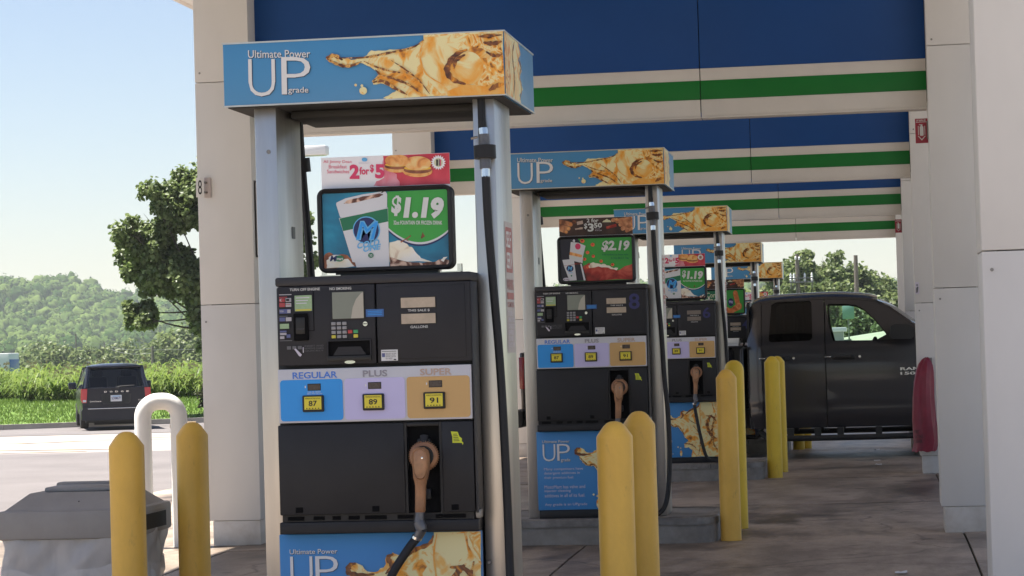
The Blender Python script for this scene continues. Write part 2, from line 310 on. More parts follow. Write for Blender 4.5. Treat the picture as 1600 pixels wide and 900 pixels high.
def glyphs(st, bold, shear):
    k = (st, bold, shear)
    if k not in _gl:
        cu = bpy.data.curves.new('lettering_source', 'FONT'); cu.body = st; cu.resolution_u = 3; cu.offset = bold; cu.shear = shear; cu.align_x = 'LEFT'; cu.space_line = .95
        o = bpy.data.objects.new('lettering_source', cu); me = bpy.data.meshes.new_from_object(o)
        n = len(me.vertices); a = np.zeros(n*3); me.vertices.foreach_get('co', a)
        _gl[k] = (a.reshape(-1, 3)[:, :2].copy(), [tuple(p.vertices) for p in me.polygons])
        bpy.data.objects.remove(o); bpy.data.curves.remove(cu); bpy.data.meshes.remove(me)
    return _gl[k]
def spline(pts, n=8):
    pts = [Vector(p) for p in pts]; out = []
    for i in range(len(pts)-1):
        p0, p1, p2, p3 = pts[max(i-1, 0)], pts[i], pts[i+1], pts[min(i+2, len(pts)-1)]
        for k in range(n):
            t = k/n; out.append(.5*((2*p1)+(p2-p0)*t+(2*p0-5*p1+4*p2-p3)*t*t+(3*p1-p0-3*p2+p3)*t**3))
    return out+[pts[-1]]
def empty(name, label, cat, loc=(0, 0, 0), rz=0, group=None):
    o = bpy.data.objects.new(name, None); C.objects.link(o); o.location = loc; o.rotation_euler = (0, 0, rz); o.empty_display_size = .2
    tag(o, label, cat, group); return o
def tag(o, label, cat, group=None):
    o['label'] = label; o['category'] = cat
    if group: o['group'] = group
    return o
def struct(o): o['kind'] = 'structure'; return o
def dup(o, parent=None):
    c = o.copy(); C.objects.link(c); c.parent = parent
    for ch in list(o.children): dup(ch, c)
    return c

# ------------------------------------------------------------------ ground height
GY = [-30, -10, 0, 9, 16, 23, 30, 37, 50, 66, 68]; GZ = [-.1, -.1, -.09, -.07, .037, .037, -.034, -.06, -.25, -.6, -.61]
def hermite(Y, ys, zs):
    if Y <= ys[0]: return zs[0]
    if Y >= ys[-1]: return zs[-1]
    i = max(j for j in range(len(ys)-1) if ys[j] <= Y)
    def m(j):
        if j == 0 or j == len(ys)-1: return 0
        a = (zs[j]-zs[j-1])/(ys[j]-ys[j-1]); b = (zs[j+1]-zs[j])/(ys[j+1]-ys[j]); return 0 if a*b <= 0 else 2*a*b/(a+b)
    h = ys[i+1]-ys[i]; t = (Y-ys[i])/h
    return (2*t**3-3*t*t+1)*zs[i]+(t**3-2*t*t+t)*h*m(i)+(-2*t**3+3*t*t)*zs[i+1]+(t**3-t*t)*h*m(i+1)
def gz(Y): return hermite(Y, GY, GZ)
FY = [68, 72, 84, 100, 130, 200, 400, 900, 2500]; FZ = [-.64, -.52, -.12, .0, -.3, -1.6, -2.2, -2, -2]
def fz(Y): return hermite(Y, FY, FZ)
def sheet(name, xs, ys, z, m, parent=None):
    b = MB(); vs = [(x, y, z(x, y)) for y in ys for x in xs]; n = len(xs)
    b.add(vs, [(j*n+i, j*n+i+1, (j+1)*n+i+1, (j+1)*n+i) for j in range(len(ys)-1) for i in range(n-1)], m, True); return b.build(name, parent)
def fr(a, b, n): return [a+(b-a)*i/n for i in range(n+1)]
# lot boundary leans like the row the van stands in
struct(sheet('ground', [-2600, -600, -200, -80, -30, 0, 30, 80, 200, 600, 2000], [-400, -60, -30, 0, 30, 60, 69, 72, 78, 84, 92, 100, 115, 130, 160, 200, 300, 400, 600, 900, 1500, 2500], lambda x, y: (-.8 if y < 79 else fz(y)-.02), 'field'))
struct(sheet('parking_lot', [-70, -30, -20, -10, 0, 10, 45], fr(-30, 82, 112), lambda x, y: gz(y)-.024, 'lot'))
struct(sheet('asphalt_lane', [-60, -30, -20, -12, -6.9], fr(-20, 36, 56), lambda x, y: gz(y)-.016, 'asph'))
struct(sheet('asphalt_stalls', [-60, -40, -20, -8, 0, 10], fr(54, 81, 27), lambda x, y: gz(y)-.016, 'asph'))
# forecourt: concrete slabs with open joints
fc = struct(sheet('forecourt', [-6.85, -4, 0, 4.6], fr(-4, 45, 49), lambda x, y: gz(y)-.018, 'sheet_dark'))
XS = [-6.85, -4.22, -1.85, .55, 2.6, 4.6]; YS = [-4]+[-2+3.55*i for i in range(13)]+[45]
for i in range(len(XS)-1):
    for j in range(len(YS)-1):
        x0, x1 = XS[i]+.007, XS[i+1]-.007
        y0, y1 = YS[j]+.006, YS[j+1]-.006; b = MB(); ys = fr(y0, y1, 4); dz = random.uniform(-.002, .002)
        v = [(x, y, gz(y)+dz) for y in ys for x in (x0, x1)]+[(x, y, gz(y)-.015) for y in ys for x in (x0, x1)]
        f = [(2*k, 2*k+1, 2*k+3, 2*k+2) for k in range(4)]+[(2*k, 2*k+2, 12+2*k, 10+2*k) for k in range(4)]+[(2*k+1, 11+2*k, 13+2*k, 2*k+3) for k in range(4)]+[(0, 10, 11, 1), (8, 9, 19, 18)]
        b.add(v, f, 'slab'); b.build('concrete_slab', fc)
# curb and lawn: the curb line runs square to the parked van
def curb_y(x): return 72+.45*(max(-42, min(-8, x))+18)
b = MB(); xs = fr(-70, 45, 46)
for xa, xb in zip(xs[:-1], xs[1:]):
    ya, yb_ = curb_y(xa), curb_y(xb); xb -= .015
    for dy0, dy1, za, zc in ((0, .17, -.7, -.475),):
        v = [(xa, ya+dy0, za), (xb, yb_+dy0, za), (xb, yb_+dy1, za), (xa, ya+dy1, za), (xa, ya+dy0+.02, zc), (xb, yb_+dy0+.02, zc), (xb, yb_+dy1, zc), (xa, ya+dy1, zc)]
        b.add(v, [(0, 1, 5, 4), (1, 2, 6, 5), (2, 3, 7, 6), (3, 0, 4, 7), (4, 5, 6, 7)], 'curb')
struct(b.build('curb'))
b = MB(); lx = fr(-70, 45, 46); ks = [0, .05, .15, .3, .5, .75, 1]
v = [(x, curb_y(x)+.168+(96-curb_y(x))*k, max(-.485, fz(curb_y(x)+.168+(96-curb_y(x))*k)+.012)) for k in ks for x in lx]; n = len(lx)
b.add(v, [(j*n+i, j*n+i+1, (j+1)*n+i+1, (j+1)*n+i) for j in range(len(ks)-1) for i in range(n-1)], 'grassg', True); struct(b.build('lawn'))
# road paint: sheets lying on the lot
def paint(name, a, b_, wd, m, dz=-.009):
    a, b_ = Vector(a), Vector(b_); d = (b_-a).normalized(); n = Vector((-d.y, d.x))*wd/2; mb = MB(); N = 8
    v = []
    for i in range(N+1):
        p = a+(b_-a)*i/N; v += [(p.x+n.x, p.y+n.y, gz(p.y+n.y)+dz), (p.x-n.x, p.y-n.y, gz(p.y-n.y)+dz)]
    mb.add(v, [(2*i, 2*i+1, 2*i+3, 2*i+2) for i in range(N)], m); return struct(mb.build(name))
for a, b_ in (((-14.9, 36.4), (-12.0, 36.7)), ((-17.5, 39), (-11.6, 37.4)), ((-18.5, 42), (-12.4, 44)), ((-20, 45), (-14, 48.6)), ((-22, 48.5), (-15.2, 50.6)), ((-15.2, 42.6), (-13.2, 47))):
    paint('yellow_line', a, b_, .22, 'yline')
for x in (-24.4, -21.2+1.0, -17.0, -14.0): paint('white_line', (x+1.55, 61.0+.45*(x+21)), (x+.95, 62.6+.45*(x+21)), .16, 'wline')

# ------------------------------------------------------------------ canopy
can = empty('fuel_canopy', 'station canopy on white clad columns with blue, green and white beams', 'canopy', (0, 0, 0))
CX0, CX1 = -4.49, .415
LINES = [9.3, 16.25, 23.25, 30.27, 37.25]        # front face of each column line
b = MB(); b.box(-5.80, 1.7, 7.3, 41.5, 4.40, 4.44, 'soffit'); b.box(-5.90, 1.8, 7.2, 41.6, 4.443, 5.25, 'beamwhite', .03); b.build('roof', can)
b = MB()
for x in fr(-5.5, 1.5, 9): b.box(x-.006, x+.006, 7.35, 41.4, 4.391, 4.3995, 'beamwhite')
b.build('soffit_seam', can)
b = MB(); b.tube([(-5.88, y, 4.48) for y in (7.2, 41.6)], .07, 'beamwhite', 10); b.build('eave_trim', can)
colmesh = {}
def column(x0, yf, side):
    """clad column: root box + panels between the seams + base trim"""
    z0 = gz(yf+.2); cw, dp = .378, .40
    if side == 'R': cw = .33
    o = MB(); o.box(x0+.06, x0+cw-.06, yf+.06, yf+dp-.06, z0+.05, 4.40, 'sheet_dark')
    c = o.build('column', can)
    zs = [z0+.165, 1.665 if side == 'L' else 1.62, 3.175 if side == 'L' else 3.2, 4.398]
    for a, d in zip(zs[:-1], zs[1:]):
        p = MB(); p.box(x0, x0+cw, yf, yf+dp, a+.0022, d-.0022, 'cladding', .004); p.build('cladding_panel', c)
    p = MB(); p.box(x0+(.045 if side == 'L' else .02), x0+cw-(.005 if side == 'L' else .02), yf+.006, yf+dp-.01, z0-.01, z0+.165, 'claddirt', .004); p.build('base_trim', c)
    p = MB(); p.lathe([(.0, 0), (.007, 0), (.007, .004), (0, .004)], 'steel_dark', (x0+.035, yf-.004, 3.24), 8, 'y'); p.lathe([(.0, 0), (.007, 0), (.007, .004), (0, .004)], 'steel_dark', (x0+.035, yf-.004, 1.55), 8, 'y'); p.build('rivet', c)
    return c
for yf in LINES:
    column(CX0, yf, 'L'); column(CX1, yf, 'R')
for i, yf in enumerate(LINES):
    yb = yf+.2; bo = MB(); bo.box(CX0+.36, CX1+.02, yb+.02, yb+.14, 2.86, 4.395, 'sheet_dark'); be = bo.build('beam', can)
    for xa, xb in ((-4.118, -1.078), (-1.072, .412)):
        for nm, za, zb, m, pr in (('white_panel', 2.822, 2.932, 'beamwhite', 0), ('green_panel', 2.9325, 3.0585, 'beamgreen', .003), ('white_panel', 3.059, 3.1405, 'beamwhite', 0), ('blue_panel', 3.141, 4.392, 'beamblue', .004)):
            p = MB(); p.box(xa, xb, yb-pr, yb+.022, za, zb, m, .002); p.build(nm, be)
        p = MB(); p.box(xa, xb, yb+.005, yb+.16, 2.808, 2.8215, 'beamwhite'); p.build('bottom_flange', be)
# second row of slim posts seen past the far right columns comes from the canopy lines themselves

# things fixed to the columns
def plate_text(pr, rows, m):
    for (s, x0, x1, z0, z1) in rows: pr.text(s, x0, x1, z0, z1, m, bold=.01)
t = empty('number_sign', 'small white flag sign with number 8 bolted to the left column', 'sign', (-4.43, 16.24, 2.46))
b = MB(); b.box(-.01, .035, -.006, .008, -.068, .068, 'pinkpaper', .002); b.build('mounting_plate', t)
for z in (-.033, .033):
    b = MB(); b.tube([(.008, -.0, z), (.0, -.035, z)], .008, 'steel_dark', 8); b.build('bolt', t)
b = MB(); b.box(-.056, .0, -.045, -.041, -.066, .066, 'cladding', .003); fp = b.build('flag_plate', t)
pr = PR(-.0455); pr.text('8', -.041, -.014, -.048, .05, 'ink', bold=.0); pr.build('lettering', fp)
t = empty('warning_sign', 'tall red headed safety notice on the inner face of the left column', 'sign', (-4.108, 16.43, 2.24), PI/2)
b = MB(); b.box(-.13, .13, -.006, -.0005, -.26, .26, 'ink', .003); b.build('frame', t)
pr = PR(-.0065); pr.shape(rrect(-.122, .122, -.252, .252, .02), 'pinkpaper'); pr.rect(-.105, .105, .12, .235, 'redfade', .01); pr.text('SELF\nSERV', -.09, .09, .135, .222, 'white', .015)
pr.text('WARNING', -.1, .1, .06, .1, 'redfade', .012); pr.text('NO SMOKING\nSTOP ENGINE\nDISCHARGE STATIC\nAPPROVED\nCONTAINERS\nONLY', -.1, .1, -.23, .04, 'tgrey', .0); pr.build('notice', t)
def fire_flag(y, label):
    t = empty('fire_extinguisher_sign', label, 'sign', (.372, y, 2.665), 0, 'fire extinguisher signs on the right columns')
    b = MB(); b.box(-.041, .041, -.003, .003, -.083, .079, 'redsign', .002); b.build('plate', t)
    b = MB(); b.box(.034, .05, -.012, .012, -.06, .06, 'steel_dark'); b.build('bracket', t)
    pr = PR(-.0035); pr.rect(-.036, .036, .054, .057, 'white'); pr.text('FIRE', -.03, .03, .06, .072, 'white', .01)
    pr.shape(rrect(-.012, .012, -.035, .028, .006), 'white'); pr.rect(-.006, .006, .028, .038, 'white'); pr.rect(-.016, .006, .036, .04, 'white'); pr.shape([(-.026, -.036), (.0, -.066), (.026, -.036), (.02, -.036), (0, -.058), (-.02, -.036)], 'white')
    pr.rect(-.023, -.019, -.03, .03, 'white'); pr.rect(.019, .023, -.03, .03, 'white'); pr.build('pictogram', t)
fire_flag(16.45, 'red fire extinguisher flag sign high on the nearer right column, larger one')
fire_flag(30.45, 'red fire extinguisher flag sign on a farther right column, smaller one')
# red cover over the extinguisher on the third right column
t = empty('fire_extinguisher_cover', 'dark red vinyl cover hanging over an extinguisher on the right column', 'cover', (.45, 23.13, .25))
N = 28; prof = [(0, .0, 1.0), (.09, .02, 1.02), (.3, .0, 1.0), (.5, .0, .93), (.64, .004, .86), (.74, .012, .74), (.80, .022, .58), (.84, .03, .36), (.86, .035, .10)]
vs = []; fs = []
for z, off, k in prof:
    for i in range(N):
        a = 2*PI*i/N; fold = 1+.10*math.sin(5*a+z*3)+.06*math.sin(11*a-3*z); 
        vs.append((.105*k*fold*math.cos(a)+.02*z*z+off, .10*k*fold*math.sin(a), z+.008*math.sin(6*a)))
fs = [(j*N+i, j*N+(i+1) % N, (j+1)*N+(i+1) % N, (j+1)*N+i) for j in range(len(prof)-1) for i in range(N)]+[tuple((len(prof)-1)*N+i for i in range(N))]
b = MB(); b.add(vs, fs, 'redcloth', True); cv = b.build('vinyl_cover', t)
pr = PR(-.112); pr.text('FIRE\nEXTING\nUISHER', -.085, -.01, .08, .2, 'ink', .01); pr.build('lettering', cv)
b = MB(); b.tube([(.03, .0, .83), (.06, .03, .86), (.08, .1, .84)], .008, 'steel_dark', 6); b.box(.06, .1, .09, .117, .74, .86, 'steel_dark'); b.build('hanging_bracket', t)
t = empty('small_sticker', 'small grey pictogram sticker on the third right column above the red cover', 'sticker', (.437, 23.246, 1.76))
pr = PR(.0); pr.rect(-.018, .018, -.055, .055, 'tgrey'); pr.oval(0, .028, .008, .008, 'faint', 10); pr.shape([(-.012, -.045), (.004, -.04), (.012, .01), (.002, .015), (-.01, -.0)], 'faint'); pr.build('print', t)

# ------------------------------------------------------------------ splash artwork (printed picture, flat)
gold = lambda n, st, sc, ds, **k: ramp_mat(n, st, sc, ds, .35, **k)
cream, tan, amber, brown, umber = col(236, 212, 158, 1.15), col(208, 162, 84, 1.35), col(200, 130, 30, 1.5), col(112, 64, 28, 1.5), col(66, 34, 18, 1.5)
M['sp_pale'] = gold('splash_pale', [(.28, brown), (.37, amber), (.44, tan), (.50, cream), (.58, cream), (.61, tan), (.64, cream), (.74, amber)], 6.5, 2.6, detail=7)
M['sp_gold'] = gold('splash_gold', [(.32, umber), (.42, amber), (.5, tan), (.56, cream), (.62, amber), (.72, brown)], 11, 3.0, detail=7)
M['sp_cream'] = gold('splash_cream', [(.32, amber), (.40, tan), (.5, cream), (.66, cream), (.70, tan), (.74, cream)], 6, 2, detail=6)
M['sp_brown'] = gold('splash_brown', [(.35, umber), (.5, brown), (.68, amber)], 14, 3)
M['sp_edge'] = gold('splash_edge', [(.35, umber), (.48, brown), (.56, tan), (.66, brown)], 22, 2)
M['sp_rim'] = gold('splash_rim', [(.4, amber), (.6, tan)], 12, 1)
def ribbon(pr, pts, wd, m, taper=True):
    P = [Vector(pr.t(p)) for p in pts]; P = spline([(p.x, p.y, 0) for p in P], 5); L = []; Rr = []
    for i, p in enumerate(P):
        d = (P[min(i+1, len(P)-1)]-P[max(i-1, 0)]).normalized(); n = Vector((-d.y, d.x, 0)); t = i/(len(P)-1)
        h = wd/2*((math.sin(PI*min(max(t, .04), .96))**.6) if taper else 1)*(1+.25*math.sin(i*2.1))
        L.append(p+n*h); Rr.append(p-n*h)
    pr.k += 1; n = len(P)
    x0, x1, z0, z1 = pr.lim
    c = lambda q: (min(max(q.x, x0), x1), pr.y-pr.k*pr.st, min(max(q.y, z0), z1))
    pr.add([c(q) for q in L]+[c(q) for q in Rr], [(i, i+1, n+i+1, n+i) for i in range(n-1)], m)
def sub(pts, amp, seed):
    """ragged outline: two midpoints per edge pushed sideways"""
    r = random.Random(seed); out = []
    for i, p in enumerate(pts):
        q = pts[(i+1) % len(pts)]; out.append(p); dx, dy = q[0]-p[0], q[1]-p[1]; L = math.hypot(dx, dy)
        if L < amp*2: continue
        for t in (.33, .66): e = r.uniform(-amp, amp)*min(1, L/60); out.append((p[0]+dx*t-dy/L*e, p[1]+dy*t+dx/L*e))
    return out
def header_print(y):
    W, Z0, Z1 = 1.0493, 2.135, 2.370
    pr = PR(y, st=.0004).quad([(188, 183), (1405, 134), (1408, 410), (190, 455)], (.002, W-.002, Z0+.003, Z1-.003))
    def tx(s, a, bold, sh=0):
        pr.text(s, a[0]+3, a[1]+3, a[2]+3, a[3]+3, 'navyshadow', bold, sh); pr.text(s, *a, 'silver', bold, sh)
    tx('Ultimate Power', (296, 566, 243, 209), .004); tx('U', (296, 412, 412, 248), -.012); tx('P', (440, 566, 404, 240), -.012); tx('grade', (468, 556, 405, 372), .006)
    out = [(635, 247), (655, 233), (690, 240), (715, 250), (760, 254), (800, 242), (832, 214), (880, 216), (930, 212), (990, 204), (1035, 188), (1058, 174), (1060, 148), (1405, 134), (1408, 410), (895, 428), (880, 424), (915, 404), (937, 392), (920, 374), (884, 362), (838, 364), (834, 348), (868, 322), (845, 300), (815, 282), (780, 268), (740, 284), (708, 284), (676, 272), (648, 264)]
    pr.shape(sub(out, 5, 3), 'sp_pale')
    pr.shape([(1060, 158), (1180, 150), (1160, 190), (1240, 230), (1260, 300), (1230, 400), (1130, 405), (1060, 330), (1045, 250), (1058, 190)], 'sp_cream')
    pr.shape(sub([(1255, 146), (1400, 138), (1403, 235), (1370, 246), (1335, 225), (1270, 200), (1235, 190)], 8, 5), 'sp_gold')
    pr.shape(sub([(1290, 250), (1404, 240), (1407, 372), (1330, 378), (1270, 372), (1300, 320)], 8, 6), 'sp_gold')
    pr.shape(sub([(1160, 396), (1240, 366), (1330, 378), (1408, 330), (1408, 410), (1160, 418)], 6, 16), 'sp_rim')
    pr.oval(1255, 295, 62, 72, 'sp_cream', 24)
    for pts, wd, m in (([(1250, 214), (1195, 240), (1160, 300), (1185, 345), (1240, 366)], .022, 'sp_brown'), ([(1240, 236), (1200, 262), (1190, 300)], .014, 'sp_brown'),
                       ([(1060, 170), (1044, 240), (1070, 320), (1150, 372)], .006, 'sp_rim'), ([(700, 246), (800, 246), (900, 228), (1010, 204), (1062, 170)], .008, 'sp_edge'), ([(640, 250), (690, 276), (740, 282), (790, 264)], .012, 'sp_edge'),
                       ([(636, 246), (672, 236), (708, 256)], .014, 'sp_edge'), ([(838, 356), (880, 350), (930, 380), (985, 410)], .012, 'sp_edge'), ([(868, 322), (930, 340), (1000, 370), (1050, 408)], .009, 'sp_edge'), ([(800, 262), (860, 290), (930, 310), (1000, 316)], .007, 'sp_edge'),
                       ([(834, 352), (866, 324), (850, 300)], .008, 'sp_edge'), ([(1340, 396), (1370, 376), (1408, 366)], .018, 'sp_brown'), ([(1320, 184), (1360, 190), (1400, 180)], .016, 'sp_brown'), ([(1330, 225), (1370, 244), (1402, 236)], .012, 'sp_brown'), ([(1290, 160), (1340, 156), (1400, 152)], .01, 'sp_brown'),
                       ([(960, 290), (985, 330), (1020, 350)], .006, 'sp_rim'), ([(920, 260), (980, 300), (1040, 350), (1085, 410)], .006, 'sp_edge')):
        ribbon(pr, pts, wd, m)
    for x, yy, r in ((796, 392, 17), (764, 367, 6), (791, 370, 6)): pr.oval(x, yy, r, r, 'sp_cream', 14)
    pr.oval(800, 396, 10, 9, 'sp_pale', 12)
    return pr
def side_print():
    """right end of the sign box: picture wraps round; built facing +x"""
    pr = PR(0, st=.0004); pr.q = None; pr.lim = (0, .774, 2.138, 2.367)
    pr.shape(sub([(.0, 2.139), (.40, 2.139), (.36, 2.17), (.46, 2.20), (.37, 2.235), (.44, 2.27), (.35, 2.30), (.42, 2.33), (.36, 2.366), (0, 2.366)], .012, 9), 'sp_pale')
    pr.shape(sub([(.0, 2.139), (.12, 2.139), (.10, 2.22), (.16, 2.30), (.1, 2.366), (0, 2.366)], .012, 10), 'sp_gold')
    for pts in ([(.36, 2.15), (.42, 2.2), (.37, 2.24), (.42, 2.28), (.36, 2.31)], [(.2, 2.15), (.24, 2.22), (.2, 2.3), (.26, 2.36)]): ribbon(pr, pts, .016, 'sp_edge')
    pr.v = [(1.0497-y_, x, z) for x, y_, z in pr.v]; return pr
def door_print():
    W0, W1, Z0, Z1 = .172, .917, .057, .56
    pr = PR(-.0305, st=.0004).quad([(122, 683), (1220, 683), (1220, 1425), (122, 1425)], (W0, W1, Z0, Z1))
    def tx(s, a, bold, m='silver'):
        pr.text(s, a[0]+3, a[1]+3, a[2]+3, a[3]+3, 'navyshadow', bold); pr.text(s, *a, m, bold)
    tx('Ultimate Power', (176, 438, 788, 762), .004); tx('U', (178, 300, 962, 800), -.012); tx('P', (316, 440, 958, 800), -.012); tx('grade', (350, 440, 975, 936), .005)
    for s, z, x1 in (('Many competitors have', 1055, 560), ('detergent additives in', 1094, 528), ('their premium fuel.', 1136, 470), ('MotoMart has valve and', 1222, 575), ('injector cleaning', 1262, 436), ('additives in all of its fuel.', 1304, 572), ('Any grade is an UPgrade', 1392, 590)):
        pr.text(s, 186, x1, z, z-32, 'tgrey', .0)
    out = [(968, 683), (950, 742), (850, 768), (800, 805), (770, 800), (742, 786), (706, 806), (690, 866), (640, 890), (585, 872), (540, 838), (500, 848), (494, 892), (530, 925), (560, 985), (600, 1010), (660, 1010), (720, 1090), (752, 1160), (800, 1210), (745, 1235), (738, 1290), (800, 1290), (850, 1330), (835, 1425), (1220, 1425), (1220, 683)]
    pr.shape(sub(out, 9, 21), 'sp_pale')
    pr.shape([(985, 700), (1130, 690), (1150, 800), (1080, 850), (1010, 1000), (920, 1100), (900, 900), (960, 820)], 'sp_cream')
    pr.shape(sub([(1160, 683), (1220, 683), (1220, 860), (1180, 800)], 8, 22), 'sp_gold')
    for pts, wd, m in (([(965, 700), (940, 745), (860, 775), (800, 815), (760, 850)], .016, 'sp_brown'), ([(540, 842), (505, 852), (500, 890), (560, 905), (640, 900)], .02, 'sp_brown'), ([(745, 795), (715, 815), (735, 860), (700, 900)], .018, 'sp_brown'), ([(530, 925), (600, 1000), (680, 1010), (760, 1150)], .012, 'sp_edge'),
                       ([(985, 690), (965, 800), (975, 960), (950, 1100)], .007, 'sp_rim'), ([(1130, 860), (1090, 900), (1060, 1000), (1100, 1120), (1180, 1180)], .03, 'sp_brown'), ([(1180, 840), (1150, 960), (1120, 1080), (1140, 1250), (1190, 1330)], .02, 'sp_edge'), ([(740, 1240), (830, 1250), (900, 1300)], .014, 'sp_edge'),
                       ([(870, 1000), (950, 1110), (960, 1240), (930, 1400)], .012, 'sp_edge'), ([(1050, 870), (1130, 880), (1180, 940)], .018, 'sp_brown'), ([(1150, 690), (1170, 770), (1215, 840)], .012, 'sp_cream'), ([(800, 900), (880, 960), (960, 980)], .006, 'sp_edge')):
        ribbon(pr, pts, wd, m)
    for x, y_, r in ((655, 1285, 10), (690, 1300, 9)): pr.oval(x, y_, r, r, 'sp_cream', 12)
    pr.oval(695, 1370, 16, 42, 'sp_pale', 14)
    return pr

# ------------------------------------------------------------------ fuel dispensers
PX, PY0, PSP = -2.3325, 8.8375, 7.0066
PZ = [.0952, .2042, .2019, .132, .1056]
def copy_mesh(src, parent, name=None):
    c = src.copy(); C.objects.link(c); c.parent = parent
    if name: c.name = name
    return c
def make_dispenser():
    r = empty('fuel_dispenser', 'x', 'fuel pump')
    # posts
    for x0, x1 in ((.094, .178), (.9145, .9955)):
        b = MB(); b.box(x0, x1, .07, .46, 0, 2.134, 'steel', .006); p = b.build('post', r)
        if x0 < .5:
            b = MB(); b.lathe([(0, 0), (.008, 0), (.008, .004), (0, .004)], 'steel_dark', ((x0+x1)/2+.01, .066, 1.97), 10, 'y'); b.build('bolt', p)
            b = MB(); b.box(.1785, .180, .27, .32, 1.655, 1.70, 'faint'); b.build('stamp', p)
        else:
            b = MB(); b.box(.935, .962, .064, .0705, 1.95, 2.134, 'void'); b.build('hose_slot', p)
            pr = PR(0, st=.0004); pr.shape(rrect(.23, .435, 1.20, 1.69, .006), 'pinkpaper'); pr.rect(.25, .415, 1.50, 1.67, 'redfade', .012)
            pr.text('SELF\nSERV', .265, .4, 1.515, 1.655, 'white', .02); pr.text('WARNING', .25, .415, 1.435, 1.475, 'redfade', .02); pr.rect(.25, .415, 1.40, 1.425, 'redfade'); pr.text('NO SMOKING', .25, .415, 1.37, 1.39, 'redfade', .01)
            pr.text('STOP ENGINE\nREMAIN AT VEHICLE\nDISCHARGE STATIC\nUSE APPROVED\nCONTAINERS\nDO NOT TOP OFF', .25, .415, 1.22, 1.355, 'tgrey', 0)
            pr.v = [(.9960-y_, x, z) for x, y_, z in pr.v]; pr.build('self_serve_label', p)
            b = MB(); b.lathe([(0, 0), (.007, 0), (.009, .006), (0, .012)], 'steel_dark', (.93, .055, .44), 10, 'y'); b.build('bolt', p)
    # sign box
    W = 1.0493; b = MB(); b.box(0, W, 0, .774, 2.136, 2.37, 'signblue', .003); sb = b.build('sign_box', r)
    b = MB(); b.box(.012, W-.012, .012, .762, 2.131, 2.1375, 'sheet_dark'); b.box(.2, .9, .2, .6, 2.10, 2.131, 'sheet_dark', .01); b.build('underside', sb)
    b = MB()
    for z in (2.134, 2.366): b.box(-.003, W+.003, -.003, .001, z, z+.006, 'steel'); b.box(W-.001, W+.003, .001, .777, z, z+.006, 'steel')
    b.build('edge_trim', sb)
    header_print(-.0008).build('printed_banner', sb); side_print().build('printed_end', sb)
    # cabinet body
    b = MB(); b.box(.188, .908, -.045, .60, .566, 1.462, 'black', .006); b.box(.188, .908, .001, .58, .02, .566, 'black'); b.box(.18, .912, .0, .56, 0, .06, 'black'); b.build('cabinet', r)
    b = MB(); b.box(.194, .9165, -.088, .62, 1.464, 1.497, 'bezel2', .008); b.build('top_cap', r)
    # upper electronics doors, sub-parts on each
    F = -.090
    b = MB(); b.box(.203, .5625, F, -.045, 1.176, 1.463, 'bezel', .004); ld = b.build('card_door', r)
    b = MB(); b.box(.5685, .9125, F, -.045, 1.176, 1.463, 'bezel', .004); rd = b.build('display_door', r)
    b = MB(); b.box(.578, .893, F-.003, F+.002, 1.19, 1.452, 'bezel', .002); b.build('display_bezel', rd)
    b = MB(); b.box(.9125, .917, F+.004, .05, .63, 1.463, 'bezel2', .001); b.build('side_trim', r)
    b = MB(); b.box(.335, .3375, F-.0015, F+.001, 1.30, 1.445, 'void'); b.box(.262, .3375, F-.0015, F+.001, 1.30, 1.302, 'void'); b.build('seam_line', ld)
    b = MB(); b.box(.404, .526, F-.004, F, 1.337, 1.440, 'ink', .002); b.build('screen_frame', ld)
    pr = PR(F-.0045); pr.rect(.407, .522, 1.341, 1.437, 'greylcd'); pr.shape([(.475, 1.341), (.482, 1.38), (.495, 1.41), (.515, 1.432), (.522, 1.434), (.522, 1.341)], 'greylcd2'); pr.build('display_screen', ld)
    pr = PR(F-.001); pr.rect(.267, .331, 1.373, 1.430, 'greenlcd', .002); pr.rect(.270, .328, 1.374, 1.380, 'keyyellow')
    for z, a in ((1.42, .05), (1.41, .045), (1.40, .04)): pr.rect(.272, .272+a, z, z+.003, 'tgrey')
    pr.build('card_screen', ld)
    b = MB(); b.box(.262, .316, F-.012, F+.004, 1.266, 1.365, 'void', .004); b.box(.272, .306, F-.016, F-.010, 1.29, 1.35, 'ink', .003); b.box(.275, .303, F-.020, F-.015, 1.305, 1.312, 'bezel2'); b.build('card_reader', ld)
    pr = PR(F-.001)
    for x, z, w_, h, m in ((.210, 1.433, .046, .003, 'cardpale'), (.210, 1.424, .03, .003, 'cardred'), (.2105, 1.408, .021, .014, 'cardred'), (.234, 1.408, .021, .014, 'cardpale'), (.2105, 1.39, .021, .015, 'cardred'), (.234, 1.39, .021, .014, 'cardpale'), (.2105, 1.366, .042, .016, 'cardnavy'), (.24, 1.368, .012, .012, 'cardpale'), (.2105, 1.355, .03, .003, 'faint'), (.2105, 1.338, .021, .014, 'cardnavy'), (.234, 1.338, .021, .014, 'cardpale'), (.2115, 1.311, .034, .018, 'greenlcd'), (.2115, 1.298, .024, .006, 'cardnavy'), (.2115, 1.288, .024, .008, 'cardpale'), (.2115, 1.274, .016, .010, 'cardpale'), (.236, 1.278, .014, .012, 'cardnavy'), (.2105, 1.266, .046, .003, 'faint')):
        pr.rect(x, x+w_, z, z+h, m)
    pr.oval(.221, 1.415, .007, .005, 'cardpale', 12); pr.oval(.2245, 1.415, .006, .005, 'cardred', 12); pr.rect(.238, .250, 1.411, 1.419, 'ink'); pr.rect(.236, .253, 1.397, 1.399, 'cardred'); pr.text('VISA', .2125, .229, 1.371, 1.378, 'cardpale', .02); pr.build('card_logo', ld)
